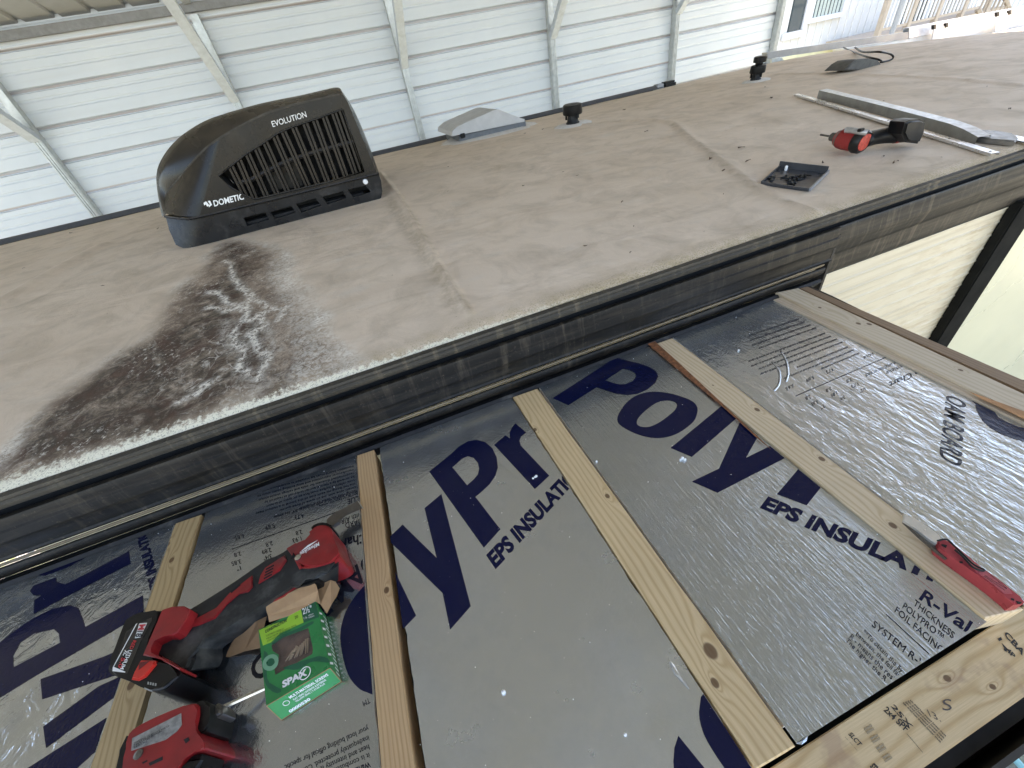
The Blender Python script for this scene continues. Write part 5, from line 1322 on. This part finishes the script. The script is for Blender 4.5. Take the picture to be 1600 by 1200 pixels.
# ================================================================== GREEN SCREW BOX
cx = lambda z: (lambda a, b: PZ(350 + a / 4.8, 900 + b / 4.8, z))
zx = -.125
TL, TRR, BR, BL = [cx(zx)(*p) for p in ((258, 405), (690, 190), (795, 690), (318, 975))]
BLb = cx(ZF + .001)(430, 1080); BRb = cx(ZF + .001)(880, 790); TRb = cx(ZF + .001)(765, 300); TLb = BLb + TRb - BRb
bx = empty('screw_box', (BLb + TRb) / 2, 'open green cardboard screw box with window and brown flaps on the foil board', 'box')
WIN = [(355, 520), (440, 462), (632, 390), (668, 545), (662, 585), (385, 742), (378, 695), (405, 640), (412, 592), (365, 562)]
bm = bmesh.new(); poly_shape(bm, [(258, 405), (690, 190), (795, 690), (318, 975)], [WIN], cx(zx)); from_bm('front_face', bm, M['green'], bx)
def quad(name, q, mat, parent=bx): return from_py(name, q, [(0, 1, 2, 3)], mat, parent)
quad('end_face', [BL, BR, BRb, BLb], plain('bright_green_end', (.02, .25, .06), .3, coat=.2), bx); quad('side_face', [BR, TRR, TRb, BRb], M['green'], bx)
quad('side_face', [TL, BL, BLb, TLb], M['green'], bx); quad('back_face', [TLb, BLb, BRb, TRb], M['kraft'], bx)
for a_, b_ in ((BL, BR), (BR, BRb), (BLb, BRb), (BL, BLb)):
    tube('card_edge', [a_, b_], .00045, M['kraft'], bx, n=5)
fl = [cx(zx - .006)(*p) for p in WIN]; from_py('window_back', fl, [tuple(range(len(fl)))], plain('brown_inside', (.13, .075, .05), .7, scale=80, var=.3), bx)
pane = NT('clear_film'); pane.set(col=(.5, .45, .4), rough=.08, alpha=.07, spec=.4)
fl = [cx(zx + .0002)(*p) for p in WIN]; from_py('window_film', fl, [tuple(range(len(fl)))], pane.m, bx)
for k in range(9):
    a_ = cx(zx - .003)(460 + k * 21 + random.uniform(-6, 6), 640 - k * 8); b_ = cx(zx - .003)(520 + k * 14, 560 - k * 12 + random.uniform(-15, 15))
    bm = bmesh.new(); add_tube(bm, [a_, b_], [.0006, .0018], 6)
    tag(from_bm('screw', bm, plain('bronze_screw', (.34, .25, .17), .35, .6) if k == 0 else bpy.data.materials['bronze_screw']), 'bronze coloured screw seen through the window of the green box', 'screw', 'screws inside the green box')
# printing
def PB(name, polys, mat, z=zx + .0003, proj=cx, parent=bx):
    bm = bmesh.new()
    for p in polys: poly_shape(bm, p, (), proj(z))
    return print_part(name, bm, mat, parent, None, None, 0, 0)
PB('lime_panel', [[(262, 410), (330, 372), (470, 330), (490, 290), (575, 240), (597, 348), (500, 395), (420, 430), (352, 498), (292, 522)]], M['lime'])
PB('dark_green_panel', [[(575, 240), (685, 190), (712, 308), (597, 350)]], M['dkgreen'])
PB('swirl', [rnd([(660, 615), (720, 600), (780, 620), (790, 650), (700, 640), (640, 650), (560, 700), (480, 700), (440, 690), (520, 660)], 2), rnd([(300, 560), (340, 620), (320, 720), (340, 800), (430, 850), (400, 880), (330, 840), (295, 740)], 2), rnd([(360, 500), (440, 440), (540, 400), (660, 340), (665, 360), (560, 415), (450, 458), (375, 510)], 2)], M['dkgreen'], zx + .0002)
PB('seal_mark', [rnd([(345, 590), (385, 590), (408, 620), (400, 670), (365, 705), (325, 710), (295, 690), (290, 650), (310, 612)], 3)], plain('pale_green_ink', (.16, .36, .22), .4), zx + .0003)
PB('seal_mark', [rnd([(345, 618), (372, 622), (380, 650), (355, 675), (325, 672), (318, 645)], 3)], M['dkgreen'], zx + .0005)
bm = bmesh.new(); 
def TX(s, a, b, t, z=zx + .0006, **k): put_text(bm, s, cx(z)(*a), cx(z)(*b), cx(z)(*t), **k)
TX('SPAX', (440, 838), (632, 735), (428, 795), shear=.15, bold=.05)
TX('2\u00bd"', (592, 288), (662, 262), (585, 245), bold=.02); TX('#10', (598, 232), (640, 215), (596, 220), bold=.02); TX('1 lb', (600, 325), (625, 316), (597, 310)); TX('SCREWS', (635, 318), (678, 302), (633, 308)); TX('APPROX', (633, 303), (672, 287), (631, 293))
for k in range(9): poly_shape(bm, [(728 + k * 14, 250 + k * 54), (738 + k * 14, 262 + k * 54), (752 + k * 14, 300 + k * 54), (744 + k * 14, 292 + k * 54)], (), cx(zx - .004)) if False else None
zz_ = zx + .0006; cc_ = cx(zz_)(606, 728)
ringp = [cc_ + Vector((.0065 * math.cos(u), .0065 * math.sin(u), 0)) for u in [2 * math.pi * k / 24 for k in range(25)]]
add_tube(bm, ringp, .0005, 4, caps=False)
print_part('lettering', bm, M['white_ink'], bx, None, None, 0, 0)
bm = bmesh.new()
TX('MULTI-MATERIAL', (305, 392), (412, 345), (302, 380), bold=.01); TX('CONSTRUCTION', (310, 428), (470, 342), (306, 408), bold=.03)
TX('X AUTHENTIC UNDERCUT', (318, 455), (450, 400), (315, 443)); TX('FOR EXTERIOR USE IN WOOD, METAL', (320, 478), (545, 372), (317, 466)); TX('CONCRETE BUILT IN THE USA', (325, 496), (500, 410), (322, 484)); TX('20', (532, 325), (556, 312), (528, 305))
print_part('dark_lettering', bm, M['black_ink'], bx, None, None, 0, 0)
# text on the end face: bilinear on the quad
def endp(u, v_, off=.0004):
    p = BL.lerp(BR, u).lerp(BLb.lerp(BRb, u), v_); nrm = (BR - BL).cross(BLb - BL).normalized()
    if nrm.y > 0: nrm = -nrm
    return p + nrm * off
bm = bmesh.new()
put_text(bm, 'MULTI-MATERIAL SCREWS', endp(.30, .30), endp(.92, .30), endp(.30, .16), bold=.03)
put_text(bm, 'FLAT HEAD | INTERIOR & EXTERIOR', endp(.32, .48), endp(.85, .48), endp(.32, .38), bold=.02)
put_text(bm, 'YELLOW ZINC | T-STAR PLUS', endp(.32, .62), endp(.8, .62), endp(.32, .53), bold=.02)
put_text(bm, '0000530', endp(.16, .92), endp(.50, .92), endp(.16, .78), bold=.05)
pr2 = [endp(.22 + .045 * math.cos(u), .38 + .12 * math.sin(u)) for u in [2 * math.pi * k / 16 for k in range(17)]]
add_tube(bm, pr2, .0004, 4, caps=False)
def sidep(u, v_):
    p = BR.lerp(TRR, u).lerp(BRb.lerp(TRb, u), v_); nrm = (TRR - BR).cross(BRb - BR).normalized()
    if nrm.x < 0: nrm = -nrm
    return p + nrm * .0004
for k in range(7):
    u0 = .06 + k * .125; q = [bm.verts.new(sidep(*p)) for p in ((u0, .08), (u0 + .035, .08), (u0 + .10, .45), (u0 + .065, .45))]; bm.faces.new(q)
for k in range(14):
    u0 = .04 + k * .065; q = [bm.verts.new(sidep(*p)) for p in ((u0, .58), (u0 + .022, .58), (u0 + .022, .9), (u0, .9))]; bm.faces.new(q)
print_part('end_lettering', bm, M['white_ink'], bx, None, None, 0, 0)
# brown flaps
def flap(px, zs, th=.0007):
    pts = [cx(z)(a, b) for (a, b), z in zip(px, zs)]
    n = len(pts); v_ = pts + [p + Vector((0, 0, -th)) for p in pts]
    return from_py('flap', v_, [tuple(range(n)), tuple(range(2 * n - 1, n - 1, -1))] + [(i, (i + 1) % n, n + (i + 1) % n, n + i) for i in range(n)], M['kraft'], bx)
flap([(338, 345), (330, 300), (316, 255), (314, 232), (330, 205), (480, 130), (640, 50), (668, 46), (690, 66), (704, 110), (722, 212), (690, 192), (480, 300)], [zx + .001, zx + .006, zx + .010, zx + .012, zx + .014, zx + .014, zx + .014, zx + .014, zx + .012, zx + .010, zx + .003, zx, zx + .001])
flap([(706, 140), (706, 98), (740, 55), (800, 30), (835, 42), (866, 90), (845, 150), (806, 210), (770, 280), (725, 215)], [-.130, -.128, -.126, -.126, -.128, -.130, -.133, -.137, -.140, -.130])
flap([(320, 302), (250, 335), (180, 380), (110, 435), (58, 500), (25, 570), (14, 606), (45, 606), (150, 565), (266, 540), (285, 520), (262, 405), (300, 380)], [-.128, -.130, -.134, -.140, -.146, -.150, -.152, -.152, -.147, -.138, -.135, -.127, -.127])

# ================================================================== FOLDING KNIFE
ck = lambda z: (lambda a, b: PZ(1360 + a / 6.667, 800 + b / 6.667, z))
kn = empty('utility_knife', PZ(1500, 880, ZS), 'red folding utility knife with silver blade holder lying open on the right rafter', 'knife')
zk = -.131
KR = plain('pinkish_red_metal', (.42, .06, .07), .3, .3, scale=60)
KT = plain('pale_red_top', (.52, .13, .15), .3, .4, scale=60)
prism('handle', [ck(zk)(*p) for p in ((700, 305), (770, 282), (830, 306), (900, 360), (1000, 445), (1100, 540), (1200, 598), (1320, 690), (1440, 785), (1560, 880), (1610, 925), (1600, 955), (1500, 962), (1462, 920), (1290, 780), (1130, 665), (980, 560), (830, 455), (720, 368))], (0, 0, -.017), KR, kn, bevel=.0012)
prism('handle_top', [ck(zk + .0008)(*p) for p in ((1000, 470), (1100, 552), (1200, 610), (1320, 700), (1440, 795), (1480, 850), (1400, 850), (1270, 745), (1130, 640), (1040, 560))], (0, 0, -.0009), KT, kn)
prism('blade_holder', [ck(zk - .002)(*p) for p in ((348, 8), (480, 80), (620, 160), (700, 225), (762, 290), (690, 332), (610, 280), (520, 205), (430, 140), (345, 88))], (0, 0, -.004), M['alu'], kn, bevel=.0005)
prism('blade', [ck(zk - .006)(*p) for p in ((345, 85), (520, 205), (690, 340), (822, 458), (795, 488), (650, 375), (500, 245), (348, 102))], (0, 0, -.004), M['darksteel'], kn)
tube('belt_clip', spline([ck(zk + .003)(*p) for p in ((700, 300), (790, 284), (850, 330), (950, 425), (1080, 548), (1183, 598), (1160, 612), (1065, 572), (960, 462), (880, 392))], 4), .0011, M['black'], kn, n=8)
for pp in ([(740, 330), (800, 345), (790, 372), (745, 350)], [(925, 512), (960, 515), (965, 532), (935, 530)], [(1465, 895), (1500, 905), (1498, 922), (1470, 912)], [(1520, 925), (1580, 940), (1560, 958), (1530, 948)]):
    prism('slot', [ck(zk + .0006)(*p) for p in pp], (0, 0, -.0008), M['dark'], kn)
bm = bmesh.new()
for q_ in ([(1180, 668), (1400, 815)], [(1195, 662), (1420, 800)], [(1250, 655), (1420, 795)]):
    add_tube(bm, [ck(zk + .0008)(*q_[0]), ck(zk + .0008)(*q_[1])], .0003, 4)
from_bm('engraved_lines', bm, M['dark'], kn)
